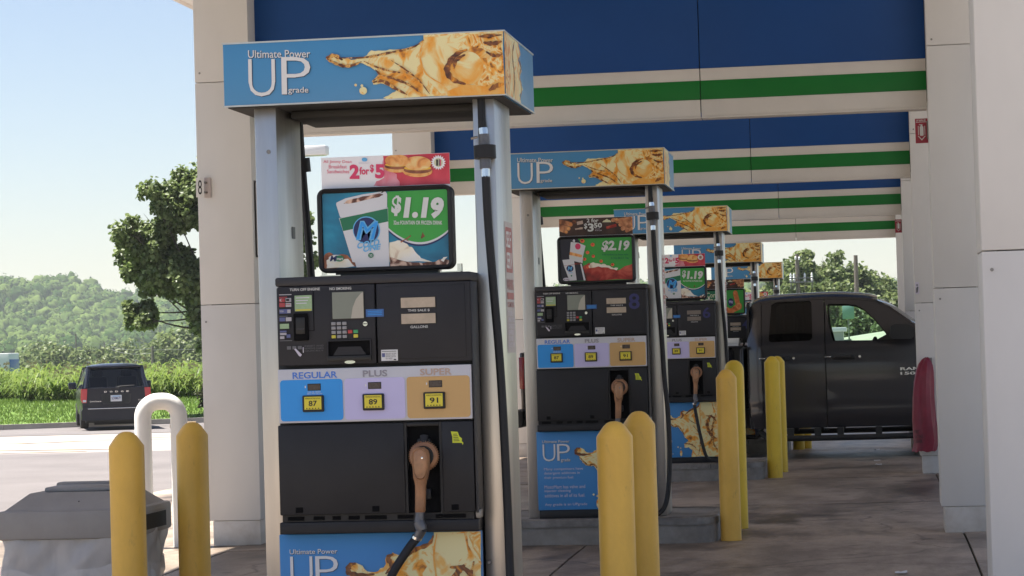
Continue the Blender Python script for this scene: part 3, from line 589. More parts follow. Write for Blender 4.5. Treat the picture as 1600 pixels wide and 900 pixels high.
    for i in range(3):
        for j in range(4):
            b = MB(); x, z = .401+i*.0203, 1.318-j*.0157; b.box(x, x+.0155, F-.005, F+.001, z, z+.0115, 'keyyellow' if (i, j) == (0, 3) else 'key', .0015); b.build('key', ld)
    for x, z, m in ((.4615, 1.287, 'keyred'), (.482, 1.287, 'keygreen'), (.482, 1.271, 'keyyellow')):
        b = MB(); b.box(x, x+.0165, F-.005, F+.001, z, z+.0125, m, .0015); b.build('key', ld)
    b = MB(); b.lathe([(0, -.006), (.0085, -.006), (.0105, -.002), (.0105, .002), (0, .002)], 'chrome', (.5265, F, 1.32), 16, 'y'); b.box(.5195, .5335, F-.0068, F-.0055, 1.3185, 1.3215, 'ink'); b.build('key_lock', ld)
    b = MB(); x0, x1, z0, z1 = .385, .547, 1.189, 1.264
    b.box(x0, x1, F-.003, F-.001, z0, z1, 'void'); b.box(x0, x0+.004, F-.012, F, z0, z1, 'bezel'); b.box(x1-.004, x1, F-.012, F, z0, z1, 'bezel'); b.box(x0, x1, F-.012, F, z1-.004, z1, 'bezel'); b.box(x0, x1, F-.014, F, z0, z0+.018, 'ink', .002)
    b.prism([(x0+.02, z0+.02), (x1-.02, z0+.02), (x1-.04, z0+.05), (x0+.04, z0+.05)], F-.006, F-.003, 'bezel'); b.build('receipt_slot', ld)
    b = MB(); b.lathe([(0, -.004), (.020, -.004), (.021, 0), (0, 0)], 'chrome', (0, 0, 0), 16, 'y'); b.v = [(x+.466, y+F, z*.3+1.1835) for x, y, z in b.v]; b.build('pull_tab', ld)
    pr = PR(F-.001); pr.text('TURN OFF ENGINE', .250, .362, 1.4465, 1.4565, 'lettering', .022); pr.text('NO SMOKING', .398, .478, 1.4455, 1.4555, 'lettering', .022)
    for k in range(3): pr.text(('INSERT AND', 'REMOVE CARD', 'QUICKLY')[k], .30, .37, 1.243-k*.009, 1.249-k*.009, 'faint', 0)
    for k in range(3): pr.rect(.235+k*.02, .25+k*.02, 1.235, 1.247, 'faint')
    pr.shape([(.262, 1.236), (.268, 1.238), (.29, 1.215), (.284, 1.208), (.278, 1.212)], 'tgrey'); pr.shape([(.294, 1.222), (.297, 1.222), (.297, 1.242), (.294, 1.242)], 'tgrey'); pr.build('lettering', ld)
    b = MB(); b.box(.530, .596, F-.0052, F-.004, 1.344, 1.372, 'bluestick'); 
    for k in range(3): b.box(.537, .589, F-.0056, F-.0050, 1.351+k*.006, 1.353+k*.006, 'gblue')
    b.build('blue_sticker', r)
    for nm, z0, z1 in (('sale_display', 1.373, 1.409), ('gallons_display', 1.315, 1.351)):
        b = MB(); b.box(.657, .788, F-.006, F-.002, z0-.002, z1+.002, 'ink', .001); dsp = b.build(nm, rd); pr = PR(F-.0064); pr.rect(.660, .785, z0, z1, 'lcd'); pr.build('screen', rd)
    pr = PR(F-.0038); pr.text('THIS SALE $', .684, .764, 1.3575, 1.367, 'lettering', .022); pr.text('GALLONS', .692, .756, 1.2985, 1.308, 'lettering', .022); pr.build('lettering', rd)
    pr = PR(F-.0038); pr.rect(.582, .643, 1.184, 1.224, 'white'); pr.rect(.585, .596, 1.198, 1.212, 'cardnavy'); pr.text('REQUEST RECEIPT\nBEFORE FUELING\nPAY INSIDE', .599, .638, 1.189, 1.212, 'faint'); pr.rect(.585, .638, 1.217, 1.219, 'faint'); pr.rect(.628, .637, 1.186, 1.19, 'ink'); pr.build('white_sticker', rd)
    # grade panel
    b = MB(); b.box(.197, .908, -.0915, -.05, .968, 1.163, 'panelwhite', .003); gp = b.build('grade_panel', r)
    F2 = -.092
    pr = PR(F2-.0002); pr.text('REGULAR', .252, .418, 1.128, 1.152, 'tblue', .022); pr.text('PLUS', .512, .602, 1.128, 1.152, 'tplus', .022); pr.text('SUPER', .722, .838, 1.128, 1.152, 'ttan', .022); pr.build('lettering', gp)
    for x0, x1, m, num, wx, bx in ((.205, .436, 'gblue', '87', .307, .290), (.443, .665, 'glilac', '89', .530, .512), (.672, .902, 'gtan', '91', .753, .735)):
        b = MB(); b.v = []; n = len(rrect(x0, x1, .975, 1.124, .012)); b.prism(rrect(x0, x1, .975, 1.124, .012), F2-.002, F2+.001, m); b.build('grade_button_field', gp)
        b = MB(); b.box(wx, wx+.049, F2-.0035, F2, 1.084, 1.109, 'ink', .001); b.box(wx+.003, wx+.046, F2-.004, F2-.0034, 1.087, 1.106, 'pricelcd'); b.box(wx-.010, wx-.006, F2-.0028, F2-.002, 1.094, 1.102, 'white'); b.build('price_window', gp)
        b = MB(); b.box(bx-.002, bx+.077, F2-.013, F2, 1.007, 1.067, 'ink', .004); b.build('octane_frame', gp)
        pr = PR(F2-.0132); pr.rect(bx+.006, bx+.069, 1.016, 1.062, 'octane'); pr.text(num, bx+.022, bx+.053, 1.028, 1.048, 'ink', .02); pr.text('MINIMUM OCTANE RATING', bx+.01, bx+.065, 1.0535, 1.0585, 'ink', 0)
        for k in range(5): pr.shape([(bx+.012+k*.011, 1.018), (bx+.018+k*.011, 1.018), (bx+.015+k*.011, 1.023)], 'ink')
        pr.build('octane_label', gp)
    pr = PR(F2-.0022); pr.text('CASH OR CREDIT\nPRICE PER GALLON', .305, .36, 1.070, 1.081, 'white', 0); pr.build('small_lettering', gp)
    # nozzle door with recessed boot
    F3 = -.085; z0, z1 = .634, .960
    b = MB(); b.box(.190, .655, F3, -.046, z0, z1, 'black_door', .004); b.build('lower_door', r)
    b = MB(); b.box(.792, .908, F3, -.046, z0, z1, 'black_door', .004); b.box(.655, .792, -.05, -.04, z0, z1, 'void'); b.box(.6555, .664, F3+.004, -.05, z0, z1, 'black'); b.box(.783, .7915, F3+.004, -.05, z0, z1, 'black'); b.box(.664, .783, F3+.004, -.05, .945, z1, 'black', .003); nb = b.build('nozzle_boot', r)
    b = MB(); b.box(.70, .75, -.075, -.05, .86, .90, 'ink', .006); b.build('boot_hook', nb)
    b = MB(); b.box(.705, .745, -.07, -.05, .68, .72, 'black', .005); b.build('boot_rest', nb)
    b = MB()
    for x in (.262, .545, .835): b.box(x-.013, x+.013, F3-.0015, F3+.01, .642, .662, 'void')
    for x0, x1 in ((.215, .275), (.31, .35), (.38, .41), (.44, .48), (.50, .58), (.62, .68), (.76, .87)): b.box(x0, x1, -.070, -.05, .613, .627, 'void'); 
    b.box(.2, .9, -.066, -.045, .608, .633, 'black'); b.box(.186, .918, -.078, -.045, .565, .607, 'black_door', .003); b.build('vent_rail', r)
    b = MB(); b.box(.905, .922, -.06, .0, .61, .64, 'steel_dark', .002); b.build('latch', r)
    pr = PR(F3-.001); pr.shape([(.827, .924), (.852, .922), (.858, .905), (.867, .898), (.866, .888), (.872, .882), (.869, .874), (.866, .882), (.832, .883), (.832, .905)], 'lime')
    for k in range(5): pr.rect(.836, .858-.002*k, .889+.006*k, .891+.006*k, 'ink')
    pr.build('state_sticker', r)
    # lower graphic door and skirt
    b = MB(); b.box(.171, .918, -.030, .0, .056, .561, 'doorblue', .003); gd = b.build('graphic_door', r)
    door_print().build('printed_banner', gd)
    b = MB(); b.box(.176, .912, -.022, .02, .0, .055, 'black', .003); b.build('skirt', r)
    return r
HX = .966
def hoses(r, variant):
    top = [(HX-.017, .05, 2.125), (HX-.012, .045, 2.03)]
    b = MB(); b.tube([(HX-.017, .058, 2.134), (HX-.015, .048, 2.06), (HX-.01, .044, 2.02)], .0135, 'rubber'); b.build('hose_stub', r)
    b = MB(); b.tube([(HX-.01, .044, 2.022), (HX-.008, .042, 1.998)], .0165, 'chrome', 8); b.tube([(HX-.008, .042, 1.999), (HX-.006, .04, 1.955)], .020, 'swivel', 12)
    b.tube([(HX-.005, .038, 1.957), (HX-.004, .036, 1.910)], .041, 'rubber', 16); b.tube([(HX-.004, .036, 1.912), (HX-.003, .032, 1.872)], .021, 'swivel', 12); b.tube([(HX-.003, .032, 1.873), (HX-.003, .03, 1.842)], .016, 'chrome', 8); b.tube([(HX-.03, .04, 1.99), (HX-.055, .04, 1.985)], .005, 'steel_dark', 6); b.build('breakaway_coupling', r)
    if variant == 'A': low = [(1.018, -.03, .50), (1.02, -.08, .2), (.96, -.14, .045), (.8, -.19, .02), (.63, -.21, .06), (.555, -.2, .2), (.60, -.17, .39), (.664, -.15, .50), (.702, -.135, .548)]
    else: low = [(1.029, -.04, .64), (1.031, -.06, .36), (1.01, -.09, .12), (.96, -.12, .03), (.87, -.14, .022), (.80, -.15, .065), (.75, -.15, .26), (.715, -.14, .46), (.703, -.135, .548)]
    pts = [(HX-.003, .03, 1.845), (HX+.002, .025, 1.67), (.982, .015, 1.436), (.999, .0, 1.18), (1.010, -.015, .9)]+low
    b = MB(); b.tube(spline(pts, 8), .0155, 'rubber', 10); b.build('fuel_hose', r)
    # nozzle hung in the boot
    b = MB()
    b.lathe([(.006, -.100), (.036, -.105), (.050, -.098), (.0535, -.088), (.050, -.074), (.03, -.066), (.0, -.066)], 'nozzle', (.727, 0, .838), 28, 'y')
    for k in range(40):
        a = 2*PI*k/40; b.box(.727+.053*math.cos(a)-.0018, .727+.053*math.cos(a)+.0018, -.097, -.078, .838+.053*math.sin(a)-.0018, .838+.053*math.sin(a)+.0018, 'nozzle')
    n = b.build('nozzle', r)
    secs = [(.866, .012, .010), (.860, .022, .018), (.845, .0275, .024), (.82, .030, .028), (.79, .0295, .03), (.765, .027, .028), (.748, .022, .024), (.735, .0195, .021), (.70, .019, .02), (.66, .0185, .019), (.644, .0185, .018), (.640, .016, .015)]
    K = 20; vs = []; cx = lambda z: .727-.010*(.866-z)/.22; cy = lambda z: -.118-.02*min(1, (.866-z)/.1)
    for z, rx, ry in secs:
        for k in range(K): a = 2*PI*k/K; sx = abs(math.cos(a))**.75*(1 if math.cos(a) > 0 else -1); sy = abs(math.sin(a))**.75*(1 if math.sin(a) > 0 else -1); vs.append((cx(z)+rx*sx, cy(z)+ry*sy, z))
    b = MB(); b.add(vs, [(i*K+k, i*K+(k+1) % K, (i+1)*K+(k+1) % K, (i+1)*K+k) for i in range(len(secs)-1) for k in range(K)]+[tuple(range(K)), tuple((len(secs)-1)*K+k for k in range(K))], 'nozzle', True)
    b.build('grip', n)
    b = MB(); b.lathe([(0, -.1095), (.034, -.1085), (.038, -.104), (.0, -.100)], 'ink', (.727, 0, .838), 24, 'y'); b.build('guard_gap_shade', n)  # black disc paints the shade in the gap between guard and shield
    b = MB(); sh_ = [(.697, .845), (.702, .862), (.714, .872), (.738, .872), (.750, .862), (.755, .845), (.754, .80), (.750, .778), (.741, .762), (.733, .757), (.719, .757), (.711, .762), (.702, .778), (.698, .80)]
    cx_, cz_ = .726, .815; k_ = len(sh_); VV = [(x, -.138, z) for x, z in sh_]+[(x, -.166, z) for x, z in sh_]+[(cx_+(x-cx_)*.86, -.174, cz_+(z-cz_)*.9) for x, z in sh_]+[(cx_+(x-cx_)*.78, -.1715, cz_+(z-cz_)*.84) for x, z in sh_]+[(cx_+(x-cx_)*.3, -.178, cz_+(z-cz_)*.4) for x, z in sh_]
    b.add(VV, [(j*k_+i, j*k_+(i+1) % k_, (j+1)*k_+(i+1) % k_, (j+1)*k_+i) for j in range(4) for i in range(k_)]+[tuple(4*k_+i for i in range(k_))], 'nozzle2', True); b.build('front_shield', n)
    b = MB(); b.lathe([(0, 0), (.005, 0), (.004, -.0025), (0, -.003)], 'chrome', (.736, -.1765, .835), 10, 'y'); b.build('shield_screw', n)
    b = MB(); b.tube([(.727, -.09, .868), (.728, -.075, .91)], [.014, .016], 'rubber', 12); b.build('spout', n)
    b = MB(); b.tube([(.716, -.137, .645), (.714, -.137, .63), (.712, -.139, .605)], [.017, .0165, .019], 'swivel', 12); b.tube([(.711, -.14, .607), (.718, -.142, .588), (.722, -.143, .575)], [.02, .0215, .019], 'swivel', 12); b.tube([(.722, -.143, .58), (.708, -.138, .556), (.700, -.135, .546)], [.019, .0175, .0165], 'swivel', 12); b.tube([(.704, -.1365, .5535), (.700, -.135, .545)], .0195, 'chrome', 12); b.build('swivel', n)
    # hose of the far side, hung from the left post
    far = [(.127, .66, 2.134), (.130, .68, 1.965), (.136, .70, 1.78), (.150, .70, 1.53), (.168, .70, 1.2), (.160, .70, .6), (.14, .72, .12), (.2, .76, .03)]
    b = MB(); b.tube(spline(far, 6), .0155, 'rubber', 8); b.build('far_hose', r)
    b = MB(); b.tube([(.128, .676, 1.99), (.131, .682, 1.935)], .034, 'rubber', 14); b.build('far_coupling', r)

proto = make_dispenser()
specs = [('nearest fuel pump, showing a complete blue banner above its regular, plus and super buttons', None), ('second fuel pump, with a big blue 8, partly behind two yellow bollards', '8'),
         ('third fuel pump, with a blue 6 and a hose hanging before its splash door', '6'), ('fuel pump just behind the dark pickup, mostly hidden by the cab and the third pump', '4'), ('farthest fuel pump, only its banner and post top showing above the pickup roof', '2')]
pumps = []
for i, (lb, num) in enumerate(specs):
    r = proto if i == 0 else dup(proto)
    r.location = (PX, PY0+PSP*i, PZ[i]); r['label'] = lb; r['group'] = 'fuel pumps in the row'; pumps.append(r)
    if num:
        pr = PR(-.0945); pr.text(num, .803, .873, 1.335, 1.435, 'numblue', .02); pr.build('pump_number', r)
for i, r in enumerate(pumps):
    if i < 2: hoses(r, 'A' if i == 0 else 'B')
    else:
        for ch in list(pumps[1].children):
            if ch.name.split('.')[0] in ('hose_stub', 'breakaway_coupling', 'fuel_hose', 'nozzle', 'far_hose', 'far_coupling'): dup(ch, r)
for ch in pumps[2].children:
    if ch.name.startswith('display_door'):
        for g in ch.children:
            if g.name.startswith('screen'): g.data = g.data.copy(); g.data.materials.clear(); g.data.materials.append(M['lcd_dim'])

# ------------------------------------------------------------------ pump islands
def island(i, label):
    y0, y1 = PY0+PSP*i-.07, PY0+PSP*i+.86; zt = PZ[i]; zb = gz(y0)-.03
    r = empty('pump_island', label, 'kerb island', (0, 0, 0), 0, 'raised pump islands')
    ol = rrect(-2.74, -1.02, y0, y1, .16, 6)
    b = MB(); n = len(ol); b.add([(x, y, zb) for x, y in ol]+[(x, y, zt-.002) for x, y in ol], [tuple(range(n, 2*n))]+[(k, (k+1) % n, n+(k+1) % n, n+k) for k in range(n)], 'isl', False); b.build('concrete_core', r)
    o2 = rrect(-2.752, -1.008, y0-.012, y1+.012, .172, 6); o3 = rrect(-2.70, -1.06, y0+.04, y1-.04, .12, 6)
    b = MB(); V = [(x, y, zt-.052) for x, y in o2]+[(x, y, zt-.008) for x, y in o2]+[(x+(.01 if x < -1.9 else -.01), y+(.01 if y < y0+.4 else -.01), zt+.0015) for x, y in o2]+[(x, y, zt+.0015) for x, y in o3]+[(x+(.012 if x < -1.9 else -.012), y+(.012 if y < y0+.4 else -.012), zt-.053) for x, y in o2]
    b.add(V, [(j*n+k, j*n+(k+1) % n, (j+1)*n+(k+1) % n, (j+1)*n+k) for j in range(3) for k in range(n)]+[(k, 4*n+k, 4*n+(k+1) % n, (k+1) % n) for k in range(n)], 'galv', False); b.build('steel_nosing', r)
    for x in (-2.3, -1.5):
        b = MB(); b.box(x-.002, x+.002, y0-.0135, y0-.012, zt-.05, zt-.01, 'void'); b.build('nosing_joint', r)
for i, lb in enumerate(('raised concrete island carrying the nearest pump', 'raised concrete island with steel nosing under the second pump', 'raised concrete island with steel nosing under the third pump', 'raised concrete island under the pump behind the pickup', 'raised concrete island under the farthest pump')): island(i, lb)

# ------------------------------------------------------------------ advertising toppers
M['teal'] = ramp_mat('poster_teal', [(.3, col(16, 66, 92)), (.55, col(22, 110, 140)), (.75, col(50, 150, 175))], 5, .6)
M['cola'] = ramp_mat('poster_cola', [(.35, col(50, 26, 22)), (.5, col(96, 58, 44)), (.62, col(190, 160, 140))], 22, 1.5)
M['foam'] = ramp_mat('poster_foam', [(.3, col(150, 110, 86)), (.42, col(214, 196, 176)), (.7, col(226, 214, 200))], 12, 1.2)
M['pgreen'] = mat('poster_green', col(46, 132, 52, 1.6), .35, var=.08, vscale=4); M['cupgreen'] = mat('cup_green', col(20, 92, 62, 1.6), .35)
M['cupwhite'] = mat('cup_white', (.68, .69, .72), .35, var=.06, vscale=5); M['pnavy'] = mat('poster_navy', col(20, 28, 76, 1.5), .35); M['pblue'] = mat('poster_light_blue', col(84, 150, 206, 1.6), .35, var=.2, vscale=18)
M['chips'] = ramp_mat('poster_chip_red', [(.3, col(70, 18, 14)), (.5, col(140, 34, 28)), (.68, col(176, 84, 66))], 9, 1.5); M['cardredp'] = ramp_mat('card_red', [(.35, col(168, 40, 56)), (.65, col(190, 66, 80))], 6, 1)
M['cardwhite'] = mat('card_white', col(196, 186, 198, 1.7), .4); M['cardpink'] = ramp_mat('card_pink', [(.4, col(190, 90, 104)), (.6, col(200, 150, 160))], 7, .5); M['cardtext'] = mat('card_magenta_text', col(176, 48, 84, 1.6), .4)
M['bun'] = ramp_mat('food_bun', [(.3, col(170, 96, 46)), (.5, col(204, 144, 80)), (.7, col(222, 178, 120))], 24, .8); M['meat'] = ramp_mat('food_meat', [(.35, col(80, 40, 26)), (.6, col(140, 84, 54))], 24, .8)
M['cardbrown'] = ramp_mat('card_brown', [(.35, col(34, 20, 18)), (.65, col(62, 40, 34))], 6, 1); M['dough'] = ramp_mat('food_dough', [(.3, col(96, 56, 36)), (.5, col(156, 100, 66)), (.7, col(186, 136, 96))], 20, 1)
M['corn'] = ramp_mat('corn_dog_orange', [(.3, col(150, 72, 34)), (.55, col(196, 112, 58)), (.75, col(214, 150, 96))], 16, .8); M['pscreen'] = mat('poster_dark', col(26, 26, 40, 1.5), .35); M['orange'] = mat('poster_orange_dot', col(196, 84, 48, 1.6), .35); M['pale'] = mat('poster_pale_text', (.66, .68, .66), .4); M['beige'] = mat('poster_beige', col(170, 170, 140, 1.6), .4)
PB = (.358, .823, 1.528, 1.802); HB = (.353, .831, 1.822, 1.935)
def poster_drink():
    p = PR(.006, st=.0003).quad([(14, 335), (893, 298), (900, 828), (22, 858)], PB)
    S = p.shape
    S([(14, 335), (480, 315), (488, 842), (22, 858)], 'teal')
    S(sub([(22, 770), (60, 745), (110, 770), (170, 760), (220, 790), (260, 842), (22, 858)], 8, 31), 'meat'); S(sub([(40, 800), (110, 780), (190, 790), (235, 842), (40, 856)], 6, 32), 'foam')
    S([(470, 316), (893, 298), (900, 828), (482, 842)], 'teal')
    S(sub([(482, 676), (540, 660), (590, 650), (610, 690), (650, 720), (680, 760), (720, 790), (780, 812), (482, 815)], 8, 33), 'foam')
    S(sub([(482, 775), (560, 800), (680, 815), (780, 812), (850, 790), (900, 800), (900, 832), (482, 845)], 6, 34), 'cola')
    S(sub([(840, 800), (862, 778), (890, 774), (870, 796), (862, 812)], 3, 35), 'foam')
    arc = lambda dx: [(472+ (900-472)*t, 570+dx + 105*(1-((t-.52)/.52)**2) - 0*t) for t in fr(0, 1, 20)]
    S([(472, 318), (893, 300), (900, 590)]+[(a, b+26) for a, b in arc(0)][::-1], 'pnavy'); S([(472, 318), (893, 300), (900, 585)]+[(a, b+13) for a, b in arc(0)][::-1], 'cupwhite'); S([(472, 318), (893, 299), (899, 575)]+arc(-2)[::-1], 'pgreen')
    for pts in ([(560, 668), (600, 646), (630, 622)], [(705, 640), (716, 600), (728, 622)], [(600, 652), (616, 660)]): S(sub(pts+[(pts[-1][0]+6, pts[-1][1]+8), (pts[0][0]+4, pts[0][1]+10)], 2, 36), 'meat')
    # cup
    S([(132, 505), (476, 430), (480, 842), (250, 850), (240, 815), (222, 812)], 'cupwhite')
    S([(136, 508), (474, 436), (476, 528), (160, 596)], 'cupgreen')
    S([(113, 408), (116, 396), (180, 366), (300, 338), (430, 318), (462, 318), (472, 335), (470, 430), (300, 474), (160, 502), (140, 498)], 'cupwhite')
    S(sub([(165, 402), (200, 376), (300, 352), (420, 330), (446, 340), (400, 360), (290, 385), (200, 404)], 5, 37), 'cola')
    S([(425, 330), (440, 310), (452, 306), (440, 326)], 'ink')
    p.oval(324, 588, 96, 96, 'pblue', 28); p.oval(322, 590, 88, 90, 'pnavy', 28)
    p.text('M', 248, 408, 660, 524, 'pblue', .05, .25); p.text('M', 254, 404, 652, 532, 'gblue', .0, .25)
    p.text('COLD', 258, 414, 706, 654, 'pblue', .03, .2, extra=lambda a, b: (258+156*a, 722-46*b-26*a)); p.text('ONE', 300, 424, 740, 694, 'pblue', .03, .2, extra=lambda a, b: (300+124*a, 744-40*b-20*a))
    p.oval(353, 766, 19, 18, 'cupgreen', 16); p.text('32', 343, 364, 774, 758, 'cupwhite', .02)
    p.text('$', 500, 572, 490, 346, 'pale', .05, .12); p.text('1.19', 584, 872, 508, 356, 'pale', .06, .15)
    p.text('32oz FOUNTAIN OR FROZEN DRINK', 516, 858, 550, 522, 'pale', .02)
    p.oval(112, 788, 54, 26, 'pale', 20); p.oval(132, 788, 34, 22, 'cupgreen', 18); p.text('M', 66, 118, 808, 768, 'pnavy', .03, .25); p.text('mart', 116, 160, 800, 782, 'pale', .02)
    return p
def header_breakfast():
    p = PR(.028, st=.0003).quad([(-4, 78), (900, 38), (903, 262), (-2, 292)], HB)
    p.shape([(-4, 78), (900, 38), (903, 262), (-2, 292)], 'cardwhite')
    p.shape(sub([(440, 62), (900, 38), (903, 262), (470, 278), (355, 272), (375, 240), (430, 215), (420, 120)], 8, 41), 'cardpink'); p.shape(sub([(425, 62), (900, 38), (903, 262), (540, 274), (520, 190), (440, 150)], 8, 42), 'cardredp')
    for s, x0, x1, y in (('All Jimmy Dean', 12, 205, 118), ('Breakfast', 48, 172, 150), ('Sandwiches', 36, 188, 184)): p.text(s, x0, x1, y, y-26, 'cardtext', .0)
    p.text('2', 190, 258, 224, 122, 'cardtext', .05); p.text('for', 258, 326, 194, 140, 'cardtext', .03); p.text('$', 332, 360, 182, 122, 'cardtext', .03); p.text('5', 368, 434, 222, 120, 'cardtext', .05)
    p.oval(296, 88, 20, 14, 'pblue', 14); p.text('BREAKFAST', 256, 332, 118, 108, 'tgrey')
    for cx, cy, k in ((525, 108, 1.0), (672, 130, 1.15)):
        p.oval(cx, cy+38*k, 92*k, 34*k, 'bun'); p.oval(cx, cy+28*k, 88*k, 22*k, 'meat'); p.oval(cx, cy+16*k, 86*k, 14*k, 'amberp'); p.oval(cx, cy-14*k, 86*k, 44*k, 'bun')
    st = []
    for k in range(36): a = 2*PI*k/36; q = 56 if k % 2 else 42; st.append((822+q*math.cos(a), 108+q*math.sin(a)))
    p.shape(st, 'cardwhite'); p.oval(822, 108, 32, 32, 'beige', 20); p.rect(806, 820, 132, 86, 'ink'); p.rect(826, 832, 132, 84, 'pnavy'); p.rect(834, 842, 132, 88, 'cardtext')
    return p
M['amberp'] = mat('food_cheese', col(214, 150, 50, 1.6), .4)
def poster_chips():
    p = PR(.006, st=.0003).quad([(20, 308), (885, 288), (892, 800), (15, 830)], PB)
    S = p.shape
    S([(20, 308), (885, 288), (892, 800), (15, 830)], 'pgreen'); S([(20, 308), (240, 300), (290, 380), (280, 560), (330, 815), (15, 830)], 'pscreen')
    S(sub([(290, 650), (360, 600), (430, 625), (560, 618), (700, 690), (800, 640), (892, 612), (892, 805), (320, 820)], 12, 51), 'chips'); S(sub([(340, 640), (420, 590), (500, 610), (560, 610), (640, 650), (720, 660), (700, 690), (600, 655), (480, 640), (360, 660)], 8, 52), 'foam')
    for x, y, r in ((296, 330, 26), (420, 376, 24), (355, 470, 22), (424, 516, 20), (318, 552, 20), (518, 578, 20), (655, 620, 20), (350, 650, 18)): p.oval(x, y, r, r*.95, 'orange', 14); p.oval(x-4, y-4, r*.5, r*.4, 'chips', 10)
    S([(155, 340), (250, 352), (334, 390), (300, 515), (290, 600), (130, 560), (140, 460)], 'cupwhite'); S([(175, 330), (195, 305), (210, 325), (200, 345)], 'cupwhite'); p.oval(240, 396, 34, 38, 'cardtext', 16); S([(140, 460), (290, 500), (282, 530), (135, 500)], 'bun')
    p.text('BBQ', 130, 275, 575, 500, 'pale', .04, extra=lambda a, b: (130+145*a, 548-50*b+30*a)); S([(60, 612), (270, 590), (270, 615), (180, 620), (66, 640)], 'chips'); S([(262, 610), (280, 606), (322, 812), (300, 814)], 'cupwhite')
    S([(42, 560), (186, 548), (192, 612), (60, 632)], 'cupwhite'); S([(60, 635), (192, 615), (212, 812), (122, 818)], 'cupwhite'); p.oval(134, 666, 44, 40, 'pnavy', 20); p.text('M', 102, 166, 692, 640, 'pblue', .03, .25); p.text('COLD ONE', 112, 162, 726, 708, 'pblue', .02); p.oval(150, 756, 10, 10, 'cupgreen', 10)
    p.oval(86, 800, 42, 20, 'tgrey', 16); p.text('M mart', 54, 118, 808, 792, 'faint', .02)
    p.text('$2.19', 526, 864, 464, 330, 'pale', .04, .2); p.text('Fresh sandwich or cheese melts', 536, 846, 508, 486, 'cupgreen', .02); p.text('& 16oz M.O.T. Tea', 640, 850, 552, 526, 'cupgreen', .02)
    return p
def header_rolls():
    p = PR(.028, st=.0003).quad([(15, 66), (885, 40), (892, 262), (20, 272)], HB)
    p.shape([(15, 66), (885, 40), (892, 262), (20, 272)], 'cardbrown')
    for x0, y0, x1, y1, r in ((30, 95, 145, 130, 28), (25, 150, 120, 180, 26), (30, 190, 95, 220, 22), (700, 95, 890, 60, 30), (740, 140, 890, 90, 28), (770, 190, 890, 140, 30), (820, 220, 890, 185, 24), (645, 85, 690, 80, 24)):
        p.shape([(x0+(x1-x0)*t+r*math.cos(a), y0+(y1-y0)*t+r*math.sin(a)) for t, a in [(0, R(100+20*k)) for k in range(9)]+[(1, R(-80+20*k)) for k in range(9)]], 'dough'); p.oval(x1, y1, r*.6, r*.7, 'bun', 12)
    p.shape(sub([(216, 100), (285, 85), (290, 125), (222, 140)], 3, 61), 'ttan'); p.shape(sub([(195, 180), (285, 165), (285, 190), (200, 198)], 3, 62), 'ttan'); p.oval(185, 105, 26, 22, 'meat', 14)
    p.shape([(515, 110), (530, 90), (550, 82), (570, 68), (590, 82), (612, 86), (626, 110)], 'beige'); p.shape(sub([(560, 165), (685, 130), (690, 165), (570, 195)], 3, 63), 'chips')
    p.text('2 for', 332, 470, 110, 62, 'pale', .02); p.text('$', 300, 338, 192, 120, 'pale', .02); p.text('3', 344, 414, 222, 122, 'pale', .03); p.text('50', 416, 512, 176, 116, 'pale', .03); p.text('PLUS TAX\nALL ROLLERS', 430, 510, 216, 184, 'tgrey', 0)
    return p
def poster_corndog():
    p = PR(.006, st=.0003).quad([(695, 650), (1235, 640), (1245, 905), (690, 905)], PB)
    S = p.shape; S([(695, 650), (1235, 640), (1245, 905), (690, 905)], 'pgreen'); S([(695, 650), (890, 646), (870, 905), (690, 905)], 'cupgreen')
    p.text('Corn', 716, 866, 724, 668, 'beige', .02); p.text('DOG', 704, 862, 798, 738, 'beige', .04)
    for x0, y0, x1, y1, r in ((1120, 680, 1150, 780, 34), (1170, 830, 1060, 905, 44)):
        dx, dy = x1-x0, y1-y0; a0 = math.atan2(dy, dx); p.shape([(x0+dx*t+r*math.cos(a), y0+dy*t+r*math.sin(a)) for t, a in [(0, a0+R(100+20*k)) for k in range(9)]+[(1, a0+R(-80+20*k)) for k in range(9)]], 'corn')
    p.oval(1165, 825, 34, 38, 'bun', 18); p.oval(1165, 825, 22, 25, 'corn', 16); p.oval(1055, 780, 40, 46, 'pnavy', 18); p.text('99¢', 1028, 1082, 800, 760, 'glilac', .03)
    S(sub([(890, 905), (980, 830), (1060, 850), (1100, 905)], 8, 64), 'corn')
    return p
tdata = {}
